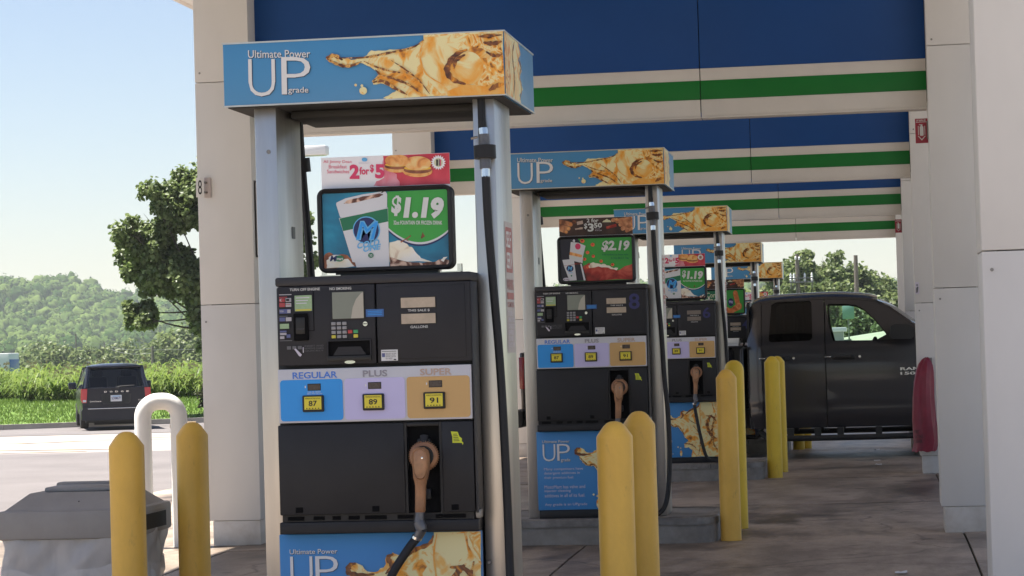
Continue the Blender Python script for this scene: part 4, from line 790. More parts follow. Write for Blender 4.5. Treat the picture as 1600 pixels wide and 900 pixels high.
def topper(i, label, poster, header):
    r = empty('advertising_sign', label, 'sign', (PX, PY0+PSP*i, PZ[i]), 0, 'advertising signs on top of the pumps')
    k = ('frame',)
    if k not in tdata:
        ol = rrect(.340, .842, 1.511, 1.819, .03, 6); il = rrect(PB[0]-.002, PB[1]+.002, PB[2]-.002, PB[3]+.002, .014, 6); n = len(ol); b = MB()
        b.add([(x, -.004, z) for x, z in ol]+[(x, -.004, z) for x, z in il]+[(x, .055, z) for x, z in ol]+[(x, .01, z) for x, z in il]+[(x+(.006 if x < .6 else -.006), -.010, z+(.006 if z < 1.66 else -.006)) for x, z in ol],
              [(k, (k+1) % n, 2*n+(k+1) % n, 2*n+k) for k in range(n)]+[(n+k, n+(k+1) % n, 3*n+(k+1) % n, 3*n+k) for k in range(n)]+[(k, (k+1) % n, 4*n+(k+1) % n, 4*n+k) for k in range(n)]+[(4*n+k, 4*n+(k+1) % n, n+(k+1) % n, n+k) for k in range(n)]+[tuple(range(2*n, 3*n)), tuple(range(3*n, 4*n))], 'black')
        tdata[k] = b
    tdata[k].build('frame', r)
    if poster not in tdata: tdata[poster] = poster(); tdata[header] = header() if header not in tdata else tdata[header]
    if header not in tdata: tdata[header] = header()
    tdata[poster].build('poster', r)
    b = MB(); b.box(HB[0], HB[1], .0282, .034, 1.78, HB[3]+.001, 'cardwhite'); hc = b.build('header_card', r); tdata[header].build('printed_face', hc)
    for x in (.345, .79):
        b = MB(); b.box(x, x+.075, .0, .05, 1.4985, 1.503, 'chrome'); b.box(x+(.0 if x < .5 else .060), x+(.015 if x < .5 else .075), .02, .05, 1.5, 1.53, 'chrome'); b.build('mounting_foot', r)
    b = MB(); b.box(.40, .78, .01, .05, 1.500, 1.515, 'black'); b.build('mounting_rail', r)
topper(0, 'big $1.19 drink sign with a 2 for $5 card on the nearest pump', poster_drink, header_breakfast)
topper(1, '$2.19 snack sign under a brown 2 for $3.50 card on the second pump', poster_chips, header_rolls)
topper(2, 'smaller $1.19 drink sign under a red card on the third pump', poster_drink, header_breakfast)
topper(3, 'corn dog sign under a brown card on the pump behind the pickup', poster_corndog, header_rolls)
topper(4, 'farthest advertising sign, only the top of its red card showing above the pickup', poster_drink, header_breakfast)

# ------------------------------------------------------------------ bollards
def bollard(x, y, top, label, m='yellow', rounded=False, r=.0668):
    z0 = gz(y); b = MB(); h = top-z0
    prof = [(0, 0), (r, 0), (r, h-.062), (r*.985, h-.054), (r*.60, h-.018), (r*.40, h-.006), (r*.2, h-.001), (0, h)] if not rounded else [(0, 0), (r, 0), (r, h-.075), (r*.96, h-.052), (r*.84, h-.030), (r*.6, h-.012), (r*.3, h-.002), (0, h)]
    n = 24 if not rounded else 28
    b.lathe(prof, m, (0, 0, 0), n); o = b.build('bollard', None, (x, y, z0)); o.rotation_euler = (random.uniform(-.004, .004), random.uniform(-.004, .004), random.uniform(0, 6)); tag(o, label, 'bollard', 'yellow bollards beside the pump islands')
bollard(-2.795, 9.02, 1.040, 'yellow bollard nearest the grey bin, standing in front of it')
bollard(-2.825, 10.02, 1.043, 'yellow bollard between the grey bin and the left column')
bollard(-.945, 9.02, 1.033, 'tall yellow bollard right of the nearest pump, the front one of its pair')
bollard(-.945, 10.02, 1.041, 'yellow bollard just behind the front right one, in front of the second pump')
bollard(-.932, 15.92, 1.136, 'yellow bollard with pointed cap in front of the pickup, front one of its pair')
bollard(-.938, 16.93, 1.185, 'yellow bollard with rounded cap peeping out behind the pointed one', 'yellow2', True)
bollard(-.925, 23.1, 1.166, 'yellow bollard standing before the rear door of the pickup', 'yellow2', r=.071)
bollard(-.912, 24.15, 1.160, 'yellow bollard almost hidden right behind the one before the rear door', 'yellow2', r=.071)
bollard(-.925, 30.6, 1.1, 'yellow bollard beyond the pickup, its foot seen under the running board', 'yellow2', r=.071)
bollard(-.845, 30.9, 1.1, 'farthest yellow bollard beyond the pickup, beside another foot', 'yellow2', r=.071)

# ------------------------------------------------------------------ white hoop guard and bin
zb = gz(16.3); b = MB()
ax, ay, bx_, by = -4.885, 16.15, -4.655, 16.22
hr = .105; HT = .985; ex, ey = bx_-ax, by-ay; Lh = math.hypot(ex, ey); ex, ey = ex/Lh, ey/Lh
pth = [(ax, ay, zb)]+[(ax+ex*hr*(1-math.cos(R(q))), ay+ey*hr*(1-math.cos(R(q))), zb+HT-hr+hr*math.sin(R(q))) for q in range(0, 91, 10)]+[(bx_-ex*hr*(1-math.cos(R(q))), by-ey*hr*(1-math.cos(R(q))), zb+HT-hr+hr*math.sin(R(q))) for q in range(90, -1, -10)]+[(bx_, by, zb)]
b.tube([pth[0]]+[(ax, ay, zb+q) for q in (.3, .6)]+pth[1:-1]+[(bx_, by, zb+q) for q in (.6, .3)]+[pth[-1]], .0575, 'pipewhite', 18)
tag(b.build('hoop_guard'), 'white painted steel hoop guard standing before the left column', 'barrier')
t = empty('waste_bin', 'grey hooded waste bin with a clear liner, behind the left bollard', 'bin', (-3.245, 9.88, gz(9.9)))
b = MB(); H = .855
def frust(b, x0, x1, y0, y1, z0, X0, X1, Y0, Y1, z1, m, cap=True):
    v = [(x0, y0, z0), (x1, y0, z0), (x1, y1, z0), (x0, y1, z0), (X0, Y0, z1), (X1, Y0, z1), (X1, Y1, z1), (X0, Y1, z1)]
    b.add(v, [(0, 1, 5, 4), (1, 2, 6, 5), (2, 3, 7, 6), (3, 0, 4, 7)]+([(4, 5, 6, 7), (3, 2, 1, 0)] if cap else []), m)
frust(b, -.21, .21, -.20, .22, 0, -.255, .255, -.245, .265, .70, 'binlid'); b.build('body', t)
b = MB(); b.box(-.285, .285, -.275, .295, .655, .772, 'binlid', .014); frust(b, -.262, .262, -.252, .272, .770, -.18, .18, -.16, .185, .838, 'binlid')
lid = b.build('hooded_lid', t)
b = MB(); b.box(-.14, .14, -.10, .14, .838, .858, 'binlid', .008); b.box(-.155, .155, .09, .17, .836, .868, 'binlid', .01); b.build('raised_top', lid)
for q in (.2845, -.287):
    b = MB(); b.box(q, q+.0025, -.17, .20, .675, .738, 'bindark'); b.build('side_opening', lid)
b = MB(); b.box(.284, .2862, -.20, .225, .742, .752, 'binlid', .001); b.build('opening_rim', lid)
b = MB(); b.lathe([(0, -.002), (.0025, -.002), (.0025, .001), (0, .001)], 'ink', (.045, -.275+.061, .805), 8, 'y'); b.build('rivet', lid)
# thin clear liner folded over the rim, crumpled
m = bpy.data.materials.new('clear_liner'); m.use_nodes = True; n = m.node_tree; n.nodes.clear(); M['liner'] = m
o = n.nodes.new('ShaderNodeOutputMaterial'); d = n.nodes.new('ShaderNodeBsdfPrincipled'); d.inputs['Base Color'].default_value = (.86, .86, .87, 1); d.inputs['Roughness'].default_value = .22
tl = n.nodes.new('ShaderNodeBsdfTranslucent'); tl.inputs[0].default_value = (.9, .9, .9, 1); tp = n.nodes.new('ShaderNodeBsdfTransparent'); a1 = n.nodes.new('ShaderNodeMixShader'); a1.inputs[0].default_value = .5; a2 = n.nodes.new('ShaderNodeMixShader')
ns = n.nodes.new('ShaderNodeTexNoise'); ns.inputs['Scale'].default_value = 6; ns.inputs['Detail'].default_value = 5; ns.inputs['Distortion'].default_value = 1.2; tcn = n.nodes.new('ShaderNodeTexCoord'); mr = n.nodes.new('ShaderNodeMapRange'); mr.inputs[1].default_value = .35; mr.inputs[2].default_value = .65; mr.inputs[3].default_value = .03; mr.inputs[4].default_value = .14
mpn = n.nodes.new('ShaderNodeMapping'); mpn.inputs['Scale'].default_value = (1.5, 1.5, .7); mpn.inputs['Rotation'].default_value = (.3, .5, 0); bpn = n.nodes.new('ShaderNodeBump'); bpn.inputs['Strength'].default_value = .4; bpn.inputs['Distance'].default_value = .02; n.links.new(ns.outputs['Fac'], bpn.inputs['Height']); n.links.new(bpn.outputs[0], d.inputs['Normal']); n.links.new(tcn.outputs['Object'], mpn.inputs[0]); n.links.new(mpn.outputs[0], ns.inputs['Vector']); n.links.new(ns.outputs['Fac'], mr.inputs[0]); n.links.new(mr.outputs[0], a2.inputs[0])
n.links.new(d.outputs[0], a1.inputs[1]); n.links.new(tl.outputs[0], a1.inputs[2]); n.links.new(a1.outputs[0], a2.inputs[1]); n.links.new(tp.outputs[0], a2.inputs[2]); n.links.new(a2.outputs[0], o.inputs[0])
NU, NV = 120, 26; vs = []
r2 = random.Random(4); ph = [r2.uniform(0, 6.3) for _ in range(10)]
for j in range(NV+1):
    tt = j/NV; z = .70-.36*tt
    for i in range(NU):
        u = i/NU*4; sd_ = int(u); f_ = u-sd_; hw = .258-.018*(.70-z)/.3*.5
        x, y = ((-hw+2*hw*f_, -hw), (hw, -hw+2*hw*f_), (hw-2*hw*f_, hw), (-hw, hw-2*hw*f_))[sd_]
        L = math.hypot(x, y); cr = .010*math.sin(u*7+ph[0]+tt*3)+.007*math.sin(u*17+ph[1]-tt*7)+.006*math.sin(u*11+tt*12+ph[2])+.004*math.sin(u*31+tt*17+ph[3])+.02*tt*math.sin(u*5+ph[4])
        k = 1+(cr+.012)/L; zz = z+(.03*math.sin(u*6+ph[5])+.02*math.sin(u*15+ph[6]))*tt
        vs.append((x*k, y*k+.01, zz))
b = MB(); b.add(vs, [(j*NU+i, j*NU+(i+1) % NU, (j+1)*NU+(i+1) % NU, (j+1)*NU+i) for j in range(NV) for i in range(NU)], 'liner', True); b.build('liner', t)
b = MB()
for q in range(2):
    b.add([(x*1.02, y*1.02, z+.012*math.sin(8*x+3*y)) for x, y, z in vs[12*NU:13*NU]]+[(x*1.03, y*1.03, z-.06+.015*math.sin(9*x)) for x, y, z in vs[12*NU:13*NU]], [(i, (i+1) % NU, NU+(i+1) % NU, NU+i) for i in range(NU)], 'liner', True) if q == 0 else None
b.build('liner_fold', t)

# ------------------------------------------------------------------ pickup
M['tpaint'] = mat('charcoal_metallic_paint', (.034, .033, .037), .24, .3, .5, coat=.6)
M['tdark'] = mat('pickup_black_trim', (.012, .012, .012), .5); M['tint'] = glass('privacy_glass', (.035, .038, .04)); M['tclear'] = glass('green_tinted_glass', (.80, .93, .86)); M['tyre'] = mat('tyre_rubber', (.018, .018, .018), .8, bump=.2, bscale=60)
M['rim'] = mat('alloy_rim', (.5, .5, .5), .3, .9); M['tail'] = mat('red_tail_lamp', (.16, .008, .012), .2, spec=.5, coat=.3); M['chrome2'] = mat('badge_chrome', (.7, .7, .7), .22, 1); M['vtail'] = mat('red_van_lamp', (.55, .02, .03), .15, spec=.6, coat=.5); M['headl'] = mat('headlamp_clear', (.6, .6, .62), .12, spec=.7)
def inside(p, poly):
    x, y = p; c = False; j = len(poly)-1
    for i in range(len(poly)):
        xi, yi = poly[i]; xj, yj = poly[j]
        if (yi > y) != (yj > y) and x < (xj-xi)*(y-yi)/(yj-yi)+xi: c = not c
        j = i
    return c
def resample(poly, s):
    out = []
    for i, p in enumerate(poly):
        q = poly[(i+1) % len(poly)]; n = max(1, int(math.hypot(q[0]-p[0], q[1]-p[1])/s))
        out += [(p[0]+(q[0]-p[0])*k/n, p[1]+(q[1]-p[1])*k/n) for k in range(n)]
    return out
def skin(mb, outer, holes, yf, m, s=.06, ret=.025, mirror=None, rm=None):
    """curved sheet over an XZ outline with openings; edges turned in"""
    outer = resample(outer, s); holes = [resample(h, s) for h in holes]; V = [Vector(p) for p in outer]; E = [(i, (i+1) % len(outer)) for i in range(len(outer))]
    for h in holes: o = len(V); V += [Vector(p) for p in h]; E += [(o+i, o+(i+1) % len(h)) for i in range(len(h))]
    xs = [p[0] for p in outer]; zs = [p[1] for p in outer]; z = min(zs)+s/2
    bd = [Vector(p) for p in outer]+[Vector(p) for h in holes for p in h]
    while z < max(zs):
        x = min(xs)+s/2
        while x < max(xs):
            if inside((x, z), outer) and not any(inside((x, z), h) for h in holes) and min((q-Vector((x, z))).length_squared for q in bd) > (s*.72)**2: V.append(Vector((x, z)))
            x += s
        z += s
    r = delaunay_2d_cdt(V, E, [], 0, 1e-6); vs = r[0]; fs = []
    for f in r[2]:
        c = sum((vs[i] for i in f), Vector((0, 0)))/len(f)
        if inside(c, outer) and not any(inside(c, h) for h in holes): fs.append(tuple(f))
    mp = (lambda y: y) if mirror is None else (lambda y: mirror-y)
    mb.add([(v.x, mp(yf(v.x, v.y)), v.y) for v in vs], fs, m, True)
    for L in [outer]+holes:
        n = len(L); mb.add([(x, mp(yf(x, z)), z) for x, z in L]+[(x, mp(yf(x, z)+ret), z) for x, z in L], [(i, (i+1) % n, n+(i+1) % n, n+i) for i in range(n)], rm or m)
TX, TY, TZ, TW = -3.95, 27.6, gz(27.9), 2.0
trk = empty('pickup_truck', 'dark charcoal crew pickup parked across the lane behind the third pump', 'pickup truck', (TX, TY, TZ))
def zroof(x): return hermite(x, [2.56, 2.62, 2.70, 2.9, 3.5, 3.9, 4.05, 4.42, 4.62, 4.8], [1.62, 1.755, 1.806, 1.828, 1.842, 1.815, 1.775, 1.525, 1.40, 1.33])
def yside(x, z):
    y = .03+.20*((z-1.29)/.5)**1.25 if z > 1.29 else (.03*((z-.95)/.34)**2 if z > .95 else .022*((.95-z)/.5)**2)
    y -= .016*math.exp(-((z-.655)/.030)**2)*(1 if z < .655 else math.exp(-((z-.655)/.012)**2))+.012*math.exp(-((z-.50)/.03)**2)+.010*math.exp(-((z-1.235)/.03)**2)-.03*max(0, (.45-z)/.15)
    if 2.4 < x < 2.71: y += .11*(1-math.sqrt(max(0, 1-((2.71-x)/.14)**2)))
    return y
win1 = [(2.815, 1.33), (2.84, 1.307), (3.27, 1.312), (3.30, 1.34), (3.30, 1.735), (3.28, 1.757), (2.90, 1.75), (2.85, 1.72)]
win2 = [(3.525, 1.302), (3.48, 1.5), (3.463, 1.69), (3.485, 1.715), (3.70, 1.708), (3.80, 1.688), (3.88, 1.645), (4.0, 1.525), (4.12, 1.37), (4.13, 1.345), (3.99, 1.295)]
top = lambda x: zroof(x)-.045
roofx = lambda a, b, n=10: [(x, top(x)) for x in fr(a, b, n)]
for side in (0, 1):
    mir = None if side == 0 else TW
    b = MB(); skin(b, [(2.575, .34), (2.735, .34), (2.735, 1.72)]+roofx(2.735, 2.575, 5), [], yside, 'tpaint', mirror=mir); b.build('cab_corner', trk)
    for nm, x0, x1, hole, gm in (('rear_door', 2.743, 3.434, win1, 'tint'), ('front_door', 3.446, 4.56, win2, 'tclear')):
        b = MB(); o = [(x0, .345), (x1, .345)]+([(x1, 1.28)] if x1 > 4 else [])+[(x, top(x)-.03) for x in fr(min(x1, 4.40), x0, 12)]
        skin(b, o, [hole], yside, 'tpaint', mirror=mir, rm='tdark'); d = b.build(nm, trk)
        b = MB(); skin(b, hole, [], lambda x, z: yside(x, z)+.016, gm, ret=0.0, mirror=mir); b.build('window_glass', d)
        b = MB(); hx = x0+.045 if nm == 'rear_door' else x0+.07; f = (lambda y: y) if mir is None else (lambda y: TW-y)
        b.tube([(hx, f(-.002), 1.118), (hx+.03, f(-.04), 1.122), (hx+.20, f(-.04), 1.122), (hx+.235, f(-.002), 1.118)], .024, 'tdark', 8); b.box(hx-.085, hx-.005, *sorted((f(-.012), f(.002))), 1.118, 1.134, 'chrome2', .004); b.lathe([(0, -.004), (.013, -.004), (.015, 0), (0, 0)], 'chrome2', (hx+.30, f(.004), 1.122), 12, 'y'); b.build('handle', d)  # chrome bar beside each handle stands in for a highlight on the door
        if nm == 'front_door':
            b = MB(); mp = [(4.15, 1.335), (4.16, 1.44), (4.20, 1.468), (4.35, 1.462), (4.42, 1.42), (4.42, 1.33), (4.38, 1.298), (4.20, 1.302)]; mp2 = [(4.01, 1.30), (4.13, 1.36), (4.2, 1.34), (4.2, 1.30)]
            if mir is None: b.prism(mp, -.24, -.02, 'tdark'); b.prism(mp2, -.03, .05, 'tdark')
            else: b.prism(mp, TW+.02, TW+.24, 'tdark'); b.prism(mp2, TW-.05, TW+.03, 'tdark')
            b.build('wing_mirror', d)
    b = MB(); skin(b, [(x, top(x)-.026) for x in fr(2.741, 4.40, 14)]+[(x, top(x)) for x in fr(4.40, 2.741, 14)], [], yside, 'tpaint', mirror=mir); skin(b, [(4.405, 1.29), (4.56, 1.29), (4.60, 1.36), (4.405, top(4.405))], [], yside, 'tpaint', mirror=mir); b.build('roof_rail', trk)
    arch = lambda cx, r: [(cx+r*math.cos(a), .42+r*math.sin(a)) for a in [PI*k/12 for k in range(13)]]
    b = MB(); skin(b, [(4.566, .36)]+[(x, z) for x, z in arch(4.9, .47)[::-1] if x > 4.57]+[(5.62, .42), (5.74, .60), (5.76, 1.1), (5.66, 1.22), (4.566, 1.30)], [], lambda x, z: yside(x, min(z, 1.29))+max(0, x-5.3)**2*.6, 'tpaint', mirror=mir); b.build('front_fender', trk)
    b = MB(); skin(b, [(.06, .52)]+[(x, z) for x, z in arch(1.25, .47)[::-1]]+[(2.53, .40), (2.53, 1.262), (.06, 1.262)], [], lambda x, z: yside(x, min(z, 1.29)), 'tpaint', mirror=mir); b.build('bed_side', trk)
    f = (lambda y: y) if mir is None else (lambda y: TW-y)
    b = MB(); y0, y1 = sorted((f(.0), f(.12))); b.box(.06, 2.53, y0+.002, y1, 1.258, 1.278, 'tdark', .006); b.build('bed_rail', trk)
    b = MB(); b.box(.0, .075, y0+.01, y1+.02, .86, 1.22, 'tail', .01); b.build('tail_lamp', trk)
    b = MB(); P = [(2.70, f(.12), .30), (2.78, f(-.05), .25), (2.9, f(-.07), .235), (4.28, f(-.07), .235), (4.40, f(-.05), .26), (4.50, f(.08), .33)]; b.tube(spline(P, 5), .034, 'tdark', 10)
    for x in (3.03, 3.33, 3.58, 4.0): b.box(x-.035, x+.035, *sorted((f(-.06), f(.10))), .245, .345, 'tdark')
    b.build('running_board', trk)
    for cx in (1.25, 4.9):
        ww = MB(); c = f(.16); ww.lathe([(.22, -.13), (.36, -.135), (.40, -.10), (.405, 0), (.40, .10), (.36, .135), (.22, .13)], 'tyre', (cx, c, .405), 32, 'y'); tw = ww.build('wheel', trk)
        ww = MB(); ww.lathe([(0, -.115), (.06, -.12), (.07, -.09), (.20, -.075), (.235, -.125), (.235, .1), (0, .1)], 'rim', (cx, c if side == 0 else c, .405), 24, 'y'); ww.build('rim', tw)
# roof, glass house, nose, bed, inner shell
b = MB(); xs = fr(2.575, 4.03, 20); cs = [0, .04, .12, .3, .5, .7, .88, .96, 1]; V = []
for x in xs:
    ys = yside(x, top(x)); 
    for c in cs: V.append((x, ys+(TW-2*ys)*c, top(x)+(zroof(x)+.02-top(x))*(1-abs(2*c-1)**5)))
n = len(cs); b.add(V, [(j*n+i, j*n+i+1, (j+1)*n+i+1, (j+1)*n+i) for j in range(len(xs)-1) for i in range(n-1)], 'tpaint', True); b.build('roof', trk)
b = MB(); V = []
for x in fr(4.035, 4.62, 6):
    ys = .17-(x-4.035)*.1
    for c in cs: V.append((x+.10*(1-abs(2*c-1)**2)-.05, ys+(TW-2*ys)*c, zroof(x)-.02))
b.add(V, [(j*n+i, j*n+i+1, (j+1)*n+i+1, (j+1)*n+i) for j in range(6) for i in range(n-1)], 'tclear', True); b.build('windscreen', trk)
b = MB(); V = []
for x, z in ((4.56, 1.30), (4.8, 1.30), (5.3, 1.26), (5.62, 1.20), (5.74, 1.08)):
    for c in cs: V.append((x+.06*(1-abs(2*c-1)**2), .03+(TW-.06)*c, z+.05*(1-abs(2*c-1)**4)))
b.add(V, [(j*n+i, j*n+i+1, (j+1)*n+i+1, (j+1)*n+i) for j in range(4) for i in range(n-1)], 'tpaint', True); b.build('bonnet', trk)
b = MB(); b.box(5.66, 5.80, .12, 1.88, .42, 1.10, 'tdark', .03); b.build('grille', trk)
b = MB(); b.box(5.70, 5.88, .04, 1.96, .38, .62, 'chrome2', .05); b.build('front_bumper', trk); b = MB(); b.box(-.12, .03, .06, 1.94, .42, .62, 'tdark', .04); b.build('rear_bumper', trk)
for y in (.06, 1.62):
    b = MB(); b.box(5.62, 5.79, y, y+.32, .82, 1.08, 'headl', .03); b.build('headlight', trk)
b = MB(); b.box(.0, .05, .10, 1.90, .62, 1.27, 'tpaint', .015); b.build('tailgate', trk)
b = MB(); b.box(.05, 2.52, .12, 1.88, .70, .74, 'tdark'); b.box(.08, 2.52, .115, .135, .74, 1.257, 'tdark'); b.box(.08, 2.52, 1.865, 1.885, .74, 1.257, 'tdark'); b.box(2.49, 2.53, .06, 1.94, .55, 1.26, 'tpaint', .01); b.build('bed_floor', trk)
b = MB(); b.box(2.60, 4.55, .075, .09, .36, 1.27, 'tdark'); b.box(2.60, 4.55, 1.91, 1.925, .36, 1.27, 'tdark'); b.box(2.60, 5.5, .1, 1.9, .34, .40, 'tdark'); b.box(4.36, 4.5, .12, 1.88, .9, 1.25, 'tdark', .04); b.box(.2, 5.6, .5, 1.5, .34, .55, 'tdark'); b.box(4.6, 5.6, .3, 1.7, .5, 1.15, 'tdark'); b.build('interior_shell', trk)
b = MB(); V = [(2.585+.03*(1-abs(2*c-1)**2)*-1, .12+1.76*c, z) for z in (.40, 1.27) for c in cs]; b.add(V, [(i, i+1, n+i+1, n+i) for i in range(n-1)], 'tpaint', True)
for y0, y1 in ((.12, .35), (1.65, 1.88)): b.box(2.575, 2.60, y0, y1, 1.27, 1.74, 'tpaint')
b.box(2.575, 2.605, .3, 1.7, 1.66, 1.76, 'tpaint'); b.build('cab_back', trk)
b = MB(); b.box(2.58, 2.59, .34, 1.66, 1.27, 1.67, 'tint'); b.build('rear_window', trk)
for y in (.25, 1.2):
    b = MB(); b.box(3.0, 3.55, y, y+.52, .6, .85, 'tdark', .06); b.box(2.93, 3.12, y, y+.52, .8, 1.4, 'tdark', .07); b.box(2.97, 3.10, y+.12, y+.40, 1.42, 1.62, 'tdark', .05); b.build('seat', trk)
pr = PR(-.012); pr.text('RAM', 4.255, 4.47, .955, .988, 'chrome2', .03); pr.text('1500', 4.255, 4.48, .905, .938, 'chrome2', .03); pr.build('badge', trk)
b = MB(); b.box(2.0, 2.25, .15, .45, .74, 1.10, 'key', .01); bx0 = b
t = empty('storage_box', 'pale grey plastic box standing in the pickup bed beside the cab', 'box', (TX, TY, TZ))
b = MB(); b.box(2.30, 2.475, .16, .50, .745, 1.335, 'deadgrey', .012); b.build('box', t); b = MB(); b.box(2.292, 2.483, .152, .508, 1.30, 1.365, 'deadgrey', .01); b.build('lid', t)
b = MB(); b.tube([(2.483, .3, 1.352), (2.52, .3, 1.35), (2.53, .3, 1.30), (2.515, .3, 1.26)], .012, 'tdark', 8); b.build('handle', t)

LIT = (('white paper scrap on the concrete right of the pickup running board', .02, 26.4), ('small white scrap lying under the front door of the pickup', .02, 29.9), ('white paper scrap on the concrete before the red cover', .03, 25.3), ('white paper scrap low in front of the right column base', .12, 13.75))
for i, (lb, x, y) in enumerate(LIT):
    b = MB(); g = 5; sz = .028; V = [(x+sz*(u/2-1)*1.2, y+sz*(v/2-1)*1.6, gz(y)+.004+abs(rng.normal(0, .004))) for v in range(g) for u in range(g)]
    b.add(V, [(v*g+u, v*g+u+1, (v+1)*g+u+1, (v+1)*g+u) for v in range(g-1) for u in range(g-1)], 'white', False); tag(b.build('paper_scrap'), lb, 'litter', 'paper scraps on the forecourt')

# ------------------------------------------------------------------ minivan at the far kerb
M['vpaint'] = mat('dark_blue_black_paint', (.011, .013, .022), .26, .0, .3, coat=.2); M['vglass'] = glass('van_glass', (.20, .22, .22)); M['plate'] = mat('licence_plate', (.68, .68, .68), .4)
van = empty('minivan', 'black minivan parked at the grass kerb, seen from behind', 'minivan', (-20.49, 65.3, gz(65)+.03), R(20.3)); van.scale = (.965, 1, 1.0)
stz = [.30, .36, .50, .72, .95, 1.10, 1.20, 1.42, 1.60, 1.69, 1.735, 1.75]
hw = [.86, .92, .965, .985, .985, .975, .955, .87, .79, .72, .55, 0.0]
def ring(sx, sz0, sz1, y, tilt=0):
    out = []
    for z, h in zip(stz, hw):
        zz = sz0+(min(z, 1.75)-.30)/1.45*(sz1-sz0); out.append((h*sx, y+tilt*(zz-.3), zz))
    return out+[(-x, q, z) for x, q, z in out[::-1]][1:]
st_ = [(0.0, .93, .34, 1.0, 0), (.05, .975, .31, 1.1, 0), (.20, 1.0, .29, 1.75, -.0), (1.0, 1.0, .27, 1.77, 0), (2.6, 1.0, .27, 1.77, 0), (3.2, 1.0, .27, 1.72, 0), (3.9, .995, .27, 1.25, 0), (4.4, .98, .28, 1.08, 0), (4.9, .93, .3, .92, 0), (5.08, .82, .34, .75, 0)]
# lower body up to the waist (all round), then pillars, roof and glass as parts
b = MB()
prof = [(.31, .90), (.38, .945), (.55, .975), (.80, .99), (1.0, .985), (1.10, .965)]
ys = [0.02, .06, .16, .5, 1.2, 2.4, 3.6, 4.3, 4.75, 4.98, 5.08]; ks = [.90, .96, .99, 1, 1, 1, 1, .985, .95, .88, .74]
V = []
for y, k in zip(ys, ks):
    top_ = 1.10 if y < 3.7 else 1.10-(y-3.7)*.19
    V += [(hh*k, y, .31+(z-.31)*(top_-.31)/.79) for z, hh in prof]+[(-hh*k, y, .31+(z-.31)*(top_-.31)/.79) for z, hh in prof[::-1]]
n = 12; b.add(V, [(j*n+i, j*n+(i+1) % n, (j+1)*n+(i+1) % n, (j+1)*n+i) for j in range(len(ys)-1) for i in range(n)]+[tuple(range(n)), tuple((len(ys)-1)*n+i for i in range(n))], 'vpaint', True); b.build('body', van)
b = MB(); V = []; yy = [.34, .30, .36, .6, 1.4, 2.4, 2.9, 3.2]; zz = [1.66, 1.70, 1.735, 1.765, 1.785, 1.77, 1.73, 1.66]; cc = [-1, -.94, -.8, -.4, 0, .4, .8, .94, 1]
for y, z in zip(yy, zz): V += [(.77*c, y, z-.075*abs(c)**4+(.0 if y > .35 else 0)) for c in cc]
b.add(V, [(j*9+i, j*9+i+1, (j+1)*9+i+1, (j+1)*9+i) for j in range(len(yy)-1) for i in range(8)], 'vpaint', True)
V2 = [(x, y, z-.05) for x, y, z in V]; b.add(V2, [(j*9+i, (j+1)*9+i, (j+1)*9+i+1, j*9+i+1) for j in range(len(yy)-1) for i in range(8)], 'tdark', True); b.build('roof', van)
for s in (-1, 1):
    b = MB(); b.tube([(s*.70, .6, 1.80), (s*.70, .75, 1.83), (s*.69, 2.4, 1.835), (s*.68, 2.55, 1.79)], .015, 'tdark', 6); b.build('roof_rack_rail', van)
    for y0, y1, o in ((.14, .26, .22), (1.35, 1.45, .0), (2.45, 2.55, .0)):
        b = MB(); b.add([(s*.97, y0-.0, 1.08), (s*.97, y1+.04, 1.08), (s*.77, y1+o, 1.665), (s*.77, y0+o, 1.665), (s*.91, y0, 1.08), (s*.91, y1+.04, 1.08), (s*.71, y1+o, 1.665), (s*.71, y0+o, 1.665)], [(0, 1, 2, 3), (4, 7, 6, 5), (0, 3, 7, 4), (1, 5, 6, 2)], 'vpaint'); b.build('pillar', van)
    b = MB(); b.add([(s*.965, .22, 1.09), (s*.965, 3.7, 1.09), (s*.77, 3.05, 1.65), (s*.77, .42, 1.67)], [(0, 1, 2, 3)], 'vglass'); b.build('side_window', van)
    b = MB(); b.tube([(s*.95, 3.75, 1.08), (s*.77, 3.1, 1.66)], .04, 'vpaint', 8); b.build('pillar', van)
    b = MB(); b.box(min(s*.98, s*1.22), max(s*.98, s*1.22), 3.38, 3.52, 1.06, 1.26, 'vpaint', .04); b.build('wing_mirror', van)
    b = MB(); b.add([(s*.80, .005, 1.10), (s*.972, .03, 1.10), (s*.985, .05, .80), (s*.945, .03, .72), (s*.83, -.002, .72), (s*.80, .16, 1.10), (s*.975, .22, 1.10), (s*.99, .2, .80), (s*.96, .2, .72), (s*.83, .16, .72)], [(0, 1, 2, 3, 4), (1, 6, 7, 2), (0, 5, 6, 1), (2, 7, 8, 3), (3, 8, 9, 4), (0, 4, 9, 5)], 'vtail'); tl_ = b.build('tail_lamp', van)
    b = MB(); b.add([(s*.84, -.006, .80), (s*.93, .006, .80), (s*.93, .006, .74), (s*.84, -.006, .74)], [(0, 1, 2, 3)], 'headl'); b.build('reversing_lamp', tl_)
    for y in (.92, 4.0):
        b = MB(); b.lathe([(.19, -.11), (.31, -.115), (.335, -.09), (.34, 0), (.335, .09), (.31, .115), (.19, .11)], 'tyre', (s*.87, y, .34), 28, 'x'); wh = b.build('wheel', van); b = MB(); b.lathe([(0, -.1), (.2, -.09), (.2, .09), (0, .1)], 'rim', (s*.87, y, .34), 20, 'x'); b.build('rim', wh)
